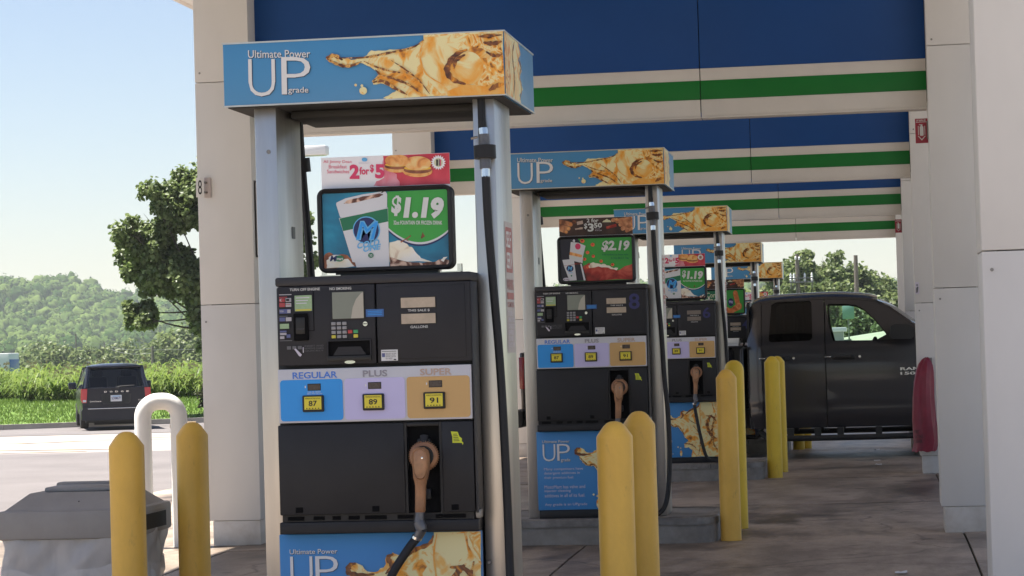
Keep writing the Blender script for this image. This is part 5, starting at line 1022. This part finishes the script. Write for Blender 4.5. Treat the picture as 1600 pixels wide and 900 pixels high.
# hatch
b = MB(); hatch = [(-.80, .70), (-.74, .60), (.74, .60), (.80, .70), (.80, 1.115), (-.80, 1.115)]
b.prism(hatch, -.012, .06, 'vpaint'); b.prism([(-.40, .72), (-.36, .67), (.36, .67), (.40, .72), (.42, .93), (.38, .96), (-.38, .96), (-.42, .93)], -.014, -.006, 'tdark'); ht = b.build('hatch', van)
b = MB(); b.add([(-.80, .0, 1.11), (.80, .0, 1.11), (.70, .30, 1.66), (-.70, .30, 1.66)], [(0, 1, 2, 3)], 'vglass'); b.build('rear_window', ht)
b = MB()
for p, q in (((-.84, .02, 1.10), (-.745, .31, 1.69)), ((.84, .02, 1.10), (.745, .31, 1.69))): b.tube([p, q], .055, 'vpaint', 8)
b.box(-.76, .76, .24, .40, 1.655, 1.715, 'vpaint', .02); b.box(-.79, .79, -.01, .03, 1.09, 1.125, 'vpaint', .01); b.build('window_frame', ht)
b = MB(); b.tube([(.04, -.02, 1.13), (.12, -.01, 1.15), (.52, .02, 1.165)], .012, 'tdark', 6); b.box(.0, .08, -.03, .01, 1.09, 1.14, 'tdark', .008); b.build('wiper', ht)
b = MB(); b.box(-.155, .155, -.026, -.013, .74, .91, 'plate', .004); pl = b.build('licence_plate', ht); pr = PR(-.0265, st=.001); pr.text('SD0M67F', -.13, .13, .79, .865, 'pnavy', .01); pr.rect(-.1, .1, .875, .89, 'pblue'); pr.build('lettering', pl)
pr = PR(-.0135, st=.001)
for k, ch in enumerate('DODGE'):
    x = -.33+k*.155; p2 = PR(-.0135, st=.001); p2.text(ch, x, x+.075, .985, 1.03, 'chrome2', .03); p2.build('badge_letter', ht)
pr.text('Grand Caravan', -.74, -.42, .735, .775, 'chrome2', .02); pr.build('model_badge', ht); pr = PR(-.0135, st=.001); pr.text('SXT', .62, .73, .745, .78, 'chrome2', .02); pr.build('trim_badge', ht)
b = MB(); b.prism([(-.98, .27), (-.93, .23), (.93, .23), (.98, .27), (.985, .50), (.90, .60), (-.90, .60), (-.985, .50)], -.07, .12, 'vpaint'); bp_ = b.build('rear_bumper', van)
b = MB(); b.box(-.80, .80, -.085, -.069, .545, .565, 'chrome2', .004); b.build('bumper_trim', bp_)
b = MB(); b.box(-.85, .85, .15, 4.9, .17, .45, 'tdark'); b.box(-.6, .6, .6, 1.3, .10, .3, 'tdark'); b.box(-.5, .7, 1.6, 4.4, .12, .3, 'tdark')  # dark boxes added below the floor so the gap under the van looks shaded
for x in (-.42, .42): b.box(x-.26, x+.26, 1.5, 1.66, .8, 1.42, 'tdark', .06); b.box(x-.13, x+.13, 1.52, 1.62, 1.40, 1.60, 'tdark', .04); b.box(x-.26, x+.26, 2.6, 2.76, .8, 1.42, 'tdark', .06); b.box(x-.13, x+.13, 2.6, 2.7, 1.40, 1.60, 'tdark', .04)
b.build('seats_and_dark_underfill', van)
b = MB(); b.add([(-.90, 3.78, 1.09), (.90, 3.78, 1.09), (.74, 3.1, 1.66), (-.74, 3.1, 1.66)], [(0, 1, 2, 3)], 'vglass'); b.build('windscreen', van)

# ------------------------------------------------------------------ pallet, light pole, utility poles, far things
t = empty('wooden_pallet', 'small broken wooden pallet lying at the kerb right of the van', 'pallet', (-19.0, 66.6, gz(66.5)), R(14))
for k in range(3):
    b = MB(); b.box(-.30+.26*k, -.22+.26*k, -.5, .5, .0, .11, 'wood', .004); b.build('stringer', t)
for k in range(5):
    b = MB(); b.box(-.34, .36, -.5+.22*k, -.40+.22*k, .112, .132, 'wood', .003); b.build('plank', t)
for k in range(2):
    b = MB(); b.box(-.34, .36, -.52+.9*k, -.501+.9*k, .0, .09, 'wood', .003); b.build('plank', t)
t = empty('parking_lot_light', 'tall lot light with a white box head, beyond the nearest pump', 'light pole', (-14.4, 60, gz(60)))
b = MB(); b.tube([(0, 0, 0), (0, 0, 3), (0, 0, 7.0)], [.09, .08, .06], 'deadgrey', 12); b.build('pole', t); b = MB(); b.tube([(0, 0, 6.86), (.55, 0, 6.86)], .03, 'deadgrey', 8); b.build('arm', t)
b = MB(); b.box(.50, 1.17, -.2, .2, 6.75, 6.98, 'deadgrey', .03); hd = b.build('lamp_head', t); b = MB(); b.box(.55, 1.12, -.15, .15, 6.735, 6.752, 'lens'); b.build('lens', hd)
def upole(x, y, z0, h, label, arm=True, r=.13):
    t = empty('utility_pole', label, 'utility pole', (x, y, z0), R(random.uniform(-12, 12)), 'utility poles in the distance')
    b = MB(); b.tube([(0, 0, 0), (0, 0, h)], [r*1.2, r*.8], 'polewood', 8); b.build('pole', t)
    if arm:
        b = MB(); b.box(-1.1, 1.1, -.06, .06, h-.65, h-.53, 'polewood'); b.build('crossarm', t)
    return t
tips = []
for px, py, lab in ((22, 530, 'farthest left distant utility pole above the white trailer'), (86, 522, 'distant utility pole above the weeds, second from the left'), (134, 536, 'distant utility pole above the van roof, left one')):
    D = 420; x = (px-1361)*D/3856; z = 1.31+(566-py)*D/3856; tips.append((x, D, z)); upole(x, D, -2.2, z+2.2, lab, False, .16)
D = 230; x = (214-1361)*D/3856; z = 1.31+(562-541)*D/3856; upole(x, D, -1.7, z+1.7, 'nearer stout utility pole above the van roof, right one', False, .17); tips.append((x, D, z))
b = MB()
for p, q in zip(tips[:-1], tips[1:]):
    for dz in (0, -.5): b.tube([(p[0]+(q[0]-p[0])*k, p[1]+(q[1]-p[1])*k, p[2]+(q[2]-p[2])*k-1.2*4*k*(1-k)*.5+dz-.2) for k in fr(0, 1, 10)], .03, 'faint', 4)
p = tips[-1]; b.tube([(p[0]+60*k, p[1]-60*k, p[2]-.4-.8*k*(1-k)) for k in fr(0, 1, 10)], .02, 'faint', 4)
tag(b.build('power_line'), 'sagging power lines strung between the distant poles on the left', 'power line')
t = upole((1251-1361)*150/3856, 150, -.6, 7.1, 'utility pole with a rack of white insulators above the pickup cab', False, .14)
b = MB(); b.box(-.5, .95, -.25, .25, 5.35, 5.43, 'galv'); b.box(-.45, .9, -.28, -.22, 5.6, 5.66, 'galv'); b.build('platform', t)
for x in (-.42, -.22, .42, .85):
    b = MB(); b.lathe([(0, 0), (.05, 0), (.08, .12), (.05, .16), (.08, .25), (.05, .3), (.07, .40), (0, .55)], 'white', (x, -.1, 5.43), 10); b.tube([(x, -.1, 5.0), (x, -.1, 5.43)], .03, 'galv', 6); b.build('insulator', t)
for x, z in ((-.1, 6.75), (.12, 6.72)):
    b = MB(); b.lathe([(0, 0), (.06, .02), (.06, .16), (0, .22)], 'white', (x, -.12, z), 8); b.build('insulator', t)
upole((1341-1361)*150/3856, 150, -.6, 6.9, 'plain bare utility pole rising right of the insulator rack pole', False, .15)
t = empty('box_trailer', 'white box trailer with a blue edge at the far left beyond the weeds', 'trailer', (-70.6, 190, -1.6))
b = MB(); b.box(-6, 2.6, -1.2, 1.2, 1.0, 3.7, 'white', .05); b.build('body', t); b = MB(); b.box(2.602, 2.66, -1.1, 1.1, 1.05, 3.2, 'bluestick', .01); b.build('blue_door', t)
for x in (-5, -3.9, 1.2):
    for y in (-1.0, 1.0):
        b = MB(); b.lathe([(0, -.13), (.48, -.13), (.5, 0), (.48, .13), (0, .13)], 'tyre', (x, y, .5), 18, 'y'); b.build('wheel', t)
b = MB(); b.box(-5.8, 2.4, -.9, .9, .7, 1.0, 'tdark'); b.build('chassis', t)
# seen through the cab windows: sign back, small building, gravel bank
t = empty('road_sign', 'teal backed square road sign seen through the pickup windows', 'sign', ((1327-1361)*95/3856, 95, 0))
b = MB(); b.box(-.22, .22, -.01, .01, 2.05, 2.55, 'signteal', .01); b.build('panel', t); b = MB(); b.tube([(0, .03, -.3), (0, .03, 2.5)], .03, 'galv', 8); b.build('post', t)
t = empty('small_building', 'low grey building seen through the pickup front window', 'building', ((1302-1361)*120/3856, 122, -.3))
b = MB(); b.box(-1.6, .5, -1.5, 1.5, 0, 1.95, 'key'); b.build('wall', t); b = MB(); b.box(-1.75, .65, -1.7, 1.7, 1.95, 2.15, 'tgrey', .02); b.build('roof', t); b = MB(); b.box(-.9, -.4, -1.53, -1.49, .0, 1.7, 'tdark'); b.build('door', t)
b = MB(); xs = fr(-3.0, 12, 10); V = []
for x in xs: V += [(x, 112, -.6), (x, 118, .75+.11*(x+3)), (x, 126, 1.15+.13*(x+3)), (x, 150, 1.2+.1*(x+3))]
b.add(V, [(4*i+k, 4*i+k+1, 4*i+5+k, 4*i+4+k) for i in range(10) for k in range(3)], 'bank', True); struct(b.build('gravel_bank'))

# ------------------------------------------------------------------ vegetation
M['leaf'] = leafmat('tree_leaves', (.055, .09, .022), (.25, .31, .12), .45, .45)  # wide per-leaf range puts sun glints and crown shade into the colour
M['leaf2'] = leafmat('far_tree_leaves', (.07, .11, .035), (.21, .25, .10), .48)  # lightened leaves: haze and front light are put into the colour
M['leaf3'] = leafmat('dark_tree_leaves', (.055, .085, .03), (.17, .21, .085), .45)
M['weedl'] = leafmat('weed_leaves', (.10, .165, .03), (.23, .30, .07), .5)
M['seed'] = leafmat('weed_seed_heads', (.25, .21, .11), (.36, .32, .18), .3)
M['bladeg'] = leafmat('grass_blades', (.09, .16, .028), (.19, .26, .06), .4)
M['forest'] = leafmat('forest_leaves', (.022, .05, .014), (.10, .14, .042), .1, 0)
M['shrubl'] = leafmat('dark_shrub_leaves', (.025, .03, .014), (.07, .07, .025), .2)
def mesh_np(name, V, Fq, m, parent=None, loc=None):
    """fast mesh from an (n,3) array and an (f,k) index array"""
    me = bpy.data.meshes.new(name); k = Fq.shape[1]; me.vertices.add(len(V)); me.vertices.foreach_set('co', V.astype(np.float32).ravel())
    me.loops.add(Fq.size); me.loops.foreach_set('vertex_index', Fq.astype(np.int32).ravel()); me.polygons.add(len(Fq)); me.polygons.foreach_set('loop_start', np.arange(len(Fq), dtype=np.int32)*k); me.polygons.foreach_set('loop_total', np.full(len(Fq), k, np.int32))
    me.update(calc_edges=True); me.materials.append(M[m]); o = bpy.data.objects.new(name, me); C.objects.link(o)
    if parent: o.parent = parent
    if loc: o.location = loc
    return o
def leaves(P, Nrm, size, droop=.0, jit=.8):
    """one six-cornered folded leaf per point: 2 quads"""
    n = len(P); a = Nrm+rng.normal(0, jit, (n, 3)); a /= np.linalg.norm(a, axis=1)[:, None]
    t = rng.normal(0, 1, (n, 3)); t[:, 2] -= droop; t -= a*(t*a).sum(1)[:, None]; t /= np.linalg.norm(t, axis=1)[:, None]; s = np.cross(a, t)
    L = (size*rng.uniform(.65, 1.35, n))[:, None]; W = L*.42
    base = P; tip = P+t*L-a*L*.12; l1 = P+t*L*.35+s*W+a*L*.10; r1 = P+t*L*.35-s*W+a*L*.10; l2 = P+t*L*.72+s*W*.7+a*L*.04; r2 = P+t*L*.72-s*W*.7+a*L*.04
    V = np.stack([base, l1, l2, tip, r2, r1], 1).reshape(-1, 3); i = np.arange(n)[:, None]*6
    return V, np.concatenate([i+np.array([[0, 1, 2, 3]]), i+np.array([[0, 3, 4, 5]])])
def clump_points(c, r, n, squash=.85, shell=.45):
    d = rng.normal(0, 1, (n, 3)); d /= np.linalg.norm(d, axis=1)[:, None]; q = rng.uniform(shell, 1, n)**.6
    b = 1+.22*np.sin(d[:, 0]*5+c[0]*3)+.16*np.sin(d[:, 1]*7+c[2]*5)
    P = d*(q*b*r)[:, None]; P[:, 2] *= squash; return P+np.array(c), d*.7+np.array([0, 0, .6])
def tree(name, label, loc, clumps, per, size, m, trunk_h, trunk_r, cat='tree', group=None, limbs=True, squash=.85):
    t = empty(name, label, cat, loc, 0, group); Ps = []; Ns = []
    vol = sum(r**2 for *_, r in clumps)
    for x, y, z, r in clumps:
        k = max(20, int(per*r*r/vol)); sub_ = 7
        for q in range(sub_):
            d = rng.normal(0, 1, 3); d /= np.linalg.norm(d); rr = r*rng.uniform(.34, .55)
            P, N_ = clump_points((x+d[0]*r*.62, y+d[1]*r*.62, z+d[2]*r*.58), rr, k//sub_, squash); Ps.append(P); Ns.append(N_)
    V, Fq = leaves(np.concatenate(Ps), np.concatenate(Ns), size, .5); mesh_np('crown', V, Fq, m, t)
    b = MB(); b.tube([(0, 0, -.1), (.03, .02, trunk_h*.4), (-.02, 0, trunk_h), (.02, .0, trunk_h*1.5)], [trunk_r*1.25, trunk_r, trunk_r*.8, trunk_r*.5], 'bark', 10)
    if limbs:
        for x, y, z, r in clumps:
            s = Vector((0, 0, trunk_h*random.uniform(.7, 1.4))); e = Vector((x, y, z)); mid = s.lerp(e, .5)+Vector((0, 0, -.12*(e-s).length*.5)); b.tube(spline([s, mid, e], 4), [trunk_r*.45*(1-k/8*.85) for k in range(9)], 'bark', 6)
            for q in range(4):
                d = Vector(rng.normal(0, 1, 3)).normalized()*r*.85; b.tube([mid.lerp(e, .6+.1*q), e+d*.5, e+d], [trunk_r*.14, trunk_r*.08, trunk_r*.03], 'bark', 4)
    b.build('trunk', t); return t
# the tree behind the left column (crown clumps in metres around the trunk)
cl = []
for px, py, r in ((283, 287, 34), (262, 322, 36), (228, 352, 34), (198, 395, 27), (228, 408, 34), (205, 372, 22), (262, 392, 26), (282, 436, 34), (246, 440, 34), (215, 440, 22), (204, 490, 21), (212, 505, 14), (182, 392, 25), (200, 362, 26), (190, 422, 20), (188, 492, 22), (238, 305, 26), (300, 462, 26), (301, 545, 12), (305, 515, 12), (340, 292, 52), (345, 360, 40), (385, 330, 50), (340, 430, 48), (400, 400, 50), (430, 345, 44), (452, 390, 36), (474, 372, 15), (440, 430, 34), (482, 412, 10), (478, 345, 9), (300, 320, 30), (318, 500, 28), (360, 480, 36)):
    D = 72.0; cl.append(((px-351)/3856*D*1.02, rng.uniform(-1.0, 1.0)*r/34, 1.31+(567-py)*D/3856-(-.36), r*D/3856*1.22))
tree('ornamental_tree', 'leafy green tree beyond the lot, partly hidden behind the left column', ((345-1361)*72/3856-.2, 72.9, -.38), cl, 64000, .14, 'leaf', 2.6, .12)
# low dark shrub right of the van
sh = tree('shrub', 'low dark shrub at the kerb beside the left column, right of the van', ((300-1361)*73/3856, 74.2, -.36), [(0, 0, .5, .5), (.45, .1, .55, .5), (-.3, .1, .4, .35), (.2, -.1, .85, .35), (.7, .2, .5, .4)], 3600, .10, 'shrubl', .3, .03, 'shrub', None, False)
# trees seen beyond the canopy on the right, each with its own crown
def blob_tree(px, py_top, D, wpx, label, m='leaf2', grp='trees beyond the canopy on the right', per=9000, base=-1.4, ls=.30):
    x = (px-1361)*D/3856; hor = 568-px*.0294; top_z = 1.31+(hor-py_top)*D/3856; h = top_z-base; w_ = wpx*D/3856/2*1.75; cl = []
    for k in range(8):
        a = k*.785+random.uniform(-.3, .3); z = h*random.choice((.32, .42, .52, .62)); q = 1-max(0, z/h-.35)*.9; cl.append((math.cos(a)*w_*.62*q, math.sin(a)*w_*.62*q, z, w_*random.uniform(.46, .58)))
    cl += [(0, 0, h-w_*.42, w_*.44), (w_*.22, 0, h*.76, w_*.5), (-w_*.25, .1, h*.72, w_*.48), (0, -w_*.3, h*.5, w_*.6), (-w_*.5, 0, h*.2, w_*.45), (w_*.5, 0, h*.2, w_*.45), (0, -w_*.2, h*.25, w_*.5)]
    return tree('broadleaf_tree', label, (x, D, base), cl, per, ls, m, h*.3, .2, 'tree', grp)
for args in ((1240, 404, 178, 66, 'pale rounded tree between the far banner and the insulator rack pole'), (1288, 399, 180, 70, 'rounded tree midway between the two utility poles, behind the broad one'), (1336, 406, 188, 66, 'rounded tree directly behind the bare utility pole'), (1375, 428, 196, 62, 'rounded tree in the gap left of the far right column'), (1262, 391, 170, 64, 'tallest pale green tree behind the insulator rack pole'), (1222, 410, 175, 56, 'pale tree at the left edge of the grove, beside the far banner', 'leaf2'), (1312, 393, 185, 66, 'broad tree with dark hollow, between the two utility poles', 'leaf3'), (1354, 416, 195, 60, 'tree sloping down right of the bare utility pole', 'leaf3'), (1392, 437, 200, 54, 'lower tree just left of the far right column', 'leaf2'), (1282, 432, 158, 60, 'small bright tree low in front of the grove, under the insulator rack', 'leaf2'), (1330, 438, 158, 56, 'small bright tree low in front of the bare pole', 'leaf2'), (1190, 438, 165, 60, 'green tree just above the rear of the pickup roof', 'leaf2'), (1148, 440, 190, 56, 'green tree showing between the third and fourth pump banners', 'leaf2'), (1400, 455, 160, 60, 'bright low tree beside the far right column, behind the windscreen', 'leaf2'), (1440, 430, 190, 70, 'tree hidden mostly by the far right columns', 'leaf3'), (1060, 438, 220, 70, 'distant tree glimpsed between the second and third pumps', 'leaf2')):
    blob_tree(*args)
# bushes along the foot of the grove, seen also through the cab windows
BL = ('bush behind the rear of the pickup bed', 'bush behind the pickup rear door', 'bush behind the pickup rear window', 'bush behind the pickup door pillar', 'bush seen through the left of the front window', 'bush seen through the middle of the front window', 'bush behind the pickup wing mirror', 'bush behind the pickup windscreen', 'bush behind the far right columns')
for k in range(9):
    blob_tree(1150+k*36, 468+random.uniform(-8, 10), 142+random.uniform(-2, 6), 46, 'green '+BL[k], 'leaf3' if k % 3 else 'leaf2', 'bushes at the foot of the grove', 4500, -1.0, .25)
# middle-distance trees on the left
for px, py, D, wp, lab in ((262, 508, 330, 70, 'bright rounded tree at the foot of the hill, right of the van'), (300, 520, 300, 50, 'smaller bright tree at the foot of the hill, against the left column'), (226, 530, 360, 56, 'rounded tree at the foot of the hill above the van roof'), (170, 535, 380, 70, 'low tree at the foot of the hill behind the poles'), (120, 540, 380, 60, 'low broad tree at the foot of the hill over the weeds'), (60, 538, 360, 66, 'brownish low tree at the foot of the hill by the trailer'), (20, 536, 400, 60, 'leftmost low tree at the foot of the hill'), (480, 520, 330, 70, 'tree at the foot of the hill right of the nearest pump'), (400, 515, 340, 80, 'tree at the foot of the hill behind the left column')):
    blob_tree(px, py, D, wp, lab, 'leaf2', 'trees at the foot of the hill', 3200, -3.0, .6)
# tall weeds on the bank
Pb = []; n = 0
def weeds(count, x0, x1, y0, y1, hmin, hmax):
    Vs = []; Fs = []; o = 0; SV = []; SF = []; so_ = 0
    for _ in range(count):
        x = rng.uniform(x0, x1); y = rng.uniform(y0, y1); z0 = fz(y)-.03; h = rng.uniform(hmin, hmax)
        for k in range(rng.integers(9, 14)):
            a = rng.uniform(0, 2*PI); z1 = z0+h*rng.uniform(.05, .8); L = rng.uniform(.5, 1.05); wd = rng.uniform(.018, .038); dx, dy = math.cos(a), math.sin(a); up_ = rng.uniform(.5, 1.0)
            pts = [(0, 0), (L*.35, L*.45*up_), (L*.72, L*.55*up_), (L, L*.22*up_)]
            for j, (q, zz) in enumerate(pts):
                ww = wd*(1, 1, .7, .1)[j]; Vs += [(x+dx*q-dy*ww, y+dy*q+dx*ww, z1+zz), (x+dx*q+dy*ww, y+dy*q-dx*ww, z1+zz)]
            Fs += [(o+2*j, o+2*j+1, o+2*j+3, o+2*j+2) for j in range(3)]; o += 8
        Vs += [(x-.012, y, z0), (x+.012, y, z0), (x-.008, y, z0+h), (x+.008, y, z0+h)]; Fs.append((o, o+1, o+3, o+2)); o += 4
        if rng.random() < .2:
            for k in range(5):
                a = rng.uniform(0, 6.28); q = rng.uniform(.03, .1); zz = z0+h+rng.uniform(-.05, .3); SV += [(x, y, zz), (x+q*math.cos(a), y+q*math.sin(a), zz+.03), (x+q*1.5*math.cos(a), y+q*1.5*math.sin(a), zz-.08), (x+.02, y, zz-.05)]; SF.append((so_, so_+1, so_+2, so_+3)); so_ += 4
    return Vs, Fs, SV, SF
Vs, Fs, SV, SF = weeds(3000, -42, -8, 88, 98, .35, 1.2)
V2, F2_, SV2, SF2 = weeds(600, -30, -20.8, 84, 89, .45, 1.0); F2_ = [tuple(i+len(Vs) for i in f) for f in F2_]; SF2 = [tuple(i+len(SV) for i in f) for f in SF2]
ob = mesh_np('tall_weeds', np.array(Vs+V2), np.array(Fs+F2_), 'weedl'); ob['kind'] = 'stuff'
ob = mesh_np('seed_heads', np.array(SV+SV2), np.array(SF+SF2), 'seed'); ob['kind'] = 'stuff'
# lawn blades
N = 60000; gx = rng.uniform(-40, -8, N); cy_ = np.array([curb_y(x) for x in gx]); gy = cy_+.2+(92-cy_)*rng.uniform(0, 1, N)**.8; gzv = np.array([max(-.485, fz(y)+.01) for y in gy]); a = rng.uniform(0, 2*PI, N); h = rng.uniform(.05, .14, N); wd = rng.uniform(.015, .03, N)
V = np.stack([np.stack([gx-np.cos(a)*wd, gy-np.sin(a)*wd, gzv], 1), np.stack([gx+np.cos(a)*wd, gy+np.sin(a)*wd, gzv], 1), np.stack([gx+rng.normal(0, .04, N), gy+rng.normal(0, .04, N), gzv+h], 1)], 1).reshape(-1, 3)
ob = mesh_np('grass', V, np.arange(3*N).reshape(-1, 3), 'bladeg'); ob['kind'] = 'stuff'
# wooded hill
def hill(x, y):
    rx = [-1400, -900, -620, -510, -469, -430, -380, -300, -200, -90, 20, 200, 500, 1200]; rz = [38, 38, 34, 41, 48.5, 39, 31, 30, 33, 35, 30, 26, 30, 26]
    r = hermite(x, rx, rz); f = max(0, min(1, (y-760)/(1400-760))); f = f*f*(3-2*f)**.8
    return -3+(r-3)*f+3.0*math.sin(x/37+y/53)*f*(1-f)*2+5*math.sin(x/71+1.3)*math.sin(y/61)*f*(1-f)*2
hx = fr(-1500, 1300, 90); hy = fr(700, 1480, 30)
struct(sheet('hill', hx, hy, lambda x, y: hill(x, min(y, 1400)), 'field'))
NT = 3000
tx_ = rng.uniform(-640, -280, NT); ty_ = 720+690*rng.uniform(0, 1, NT)**.75
tx_ = np.concatenate([tx_, rng.uniform(-280, 120, 800)]); ty_ = np.concatenate([ty_, 900+520*rng.uniform(0, 1, 800)])
bm = bmesh.new(); bmesh.ops.create_icosphere(bm, subdivisions=2 if NT > 9999 else 3, radius=1); bm.verts.index_update(); IV = np.array([v.co[:] for v in bm.verts]); IF = np.array([[v.index for v in f.verts] for f in bm.faces]); bm.free()
shapes = []
for k in range(12):
    q = rng.normal(0, 1, (26, 3)); q /= np.linalg.norm(q, axis=1)[:, None]; dsp = np.zeros(len(IV))
    for c in q: dsp = np.maximum(dsp, np.exp(-((IV-c)**2).sum(1)/.10)*rng.uniform(.6, 1))
    rr = .70+.36*dsp+rng.normal(0, .035, len(IV)); S_ = IV*rr[:, None]; S_[:, 2] = np.where(S_[:, 2] < -.35, -.35+(S_[:, 2]+.35)*.4, S_[:, 2]); shapes.append(S_)
PV = []; PF = []; QP = []; QN = []; o_ = 0
for i, (x, y) in enumerate(zip(tx_, ty_)):
    rad = rng.uniform(2.6, 6.0); hh = rng.uniform(.95, 1.45); an = rng.uniform(0, 6.28); ca, sa = math.cos(an), math.sin(an); S_ = shapes[i % 12]; z = hill(x, y)+rad*.75
    PV.append(np.stack([(S_[:, 0]*ca-S_[:, 1]*sa)*rad+x, (S_[:, 0]*sa+S_[:, 1]*ca)*rad+y, S_[:, 2]*rad*hh+z], 1)); PF.append(IF+o_); o_ += len(IV)
    d = rng.normal(0, 1, (26, 3)); d[:, 2] = np.abs(d[:, 2]); d /= np.linalg.norm(d, axis=1)[:, None]; QP.append(d*rad*rng.uniform(.9, 1.05, 26)[:, None]*np.array([1, 1, hh])+np.array([x, y, z])); QN.append(d)
ob = mesh_np('wooded_hillside', np.concatenate(PV), np.concatenate(PF), 'forest'); ob['kind'] = 'stuff'; ob.data.polygons.foreach_set('use_smooth', np.ones(len(ob.data.polygons), bool))
P = np.concatenate(QP); V, Fq = leaves(P, np.concatenate(QN), 1.3, .0, .3)
k = np.arange(len(P))[:, None]*6; ob = mesh_np('hillside_twigs', V, k+np.array([[0, 1, 3, 5]]), 'forest'); ob['kind'] = 'stuff'

# ------------------------------------------------------------------ haze
m = bpy.data.materials.new('haze_air'); m.use_nodes = True; n = m.node_tree; n.nodes.clear(); o = n.nodes.new('ShaderNodeOutputMaterial'); pv = n.nodes.new('ShaderNodeVolumePrincipled')
pv.inputs['Color'].default_value = (.88, .94, 1, 1); pv.inputs['Density'].default_value = 0.00013; pv.inputs['Anisotropy'].default_value = .3; n.links.new(pv.outputs[0], o.inputs['Volume']); M['haze'] = m
b = MB(); b.box(-2700, 2100, -450, 2600, -5, 75, 'haze'); ob = b.build('haze'); ob['kind'] = 'stuff'
for o in SC.objects:
    if o.type == 'MESH' and not o.data.materials: print('no material', o.name)
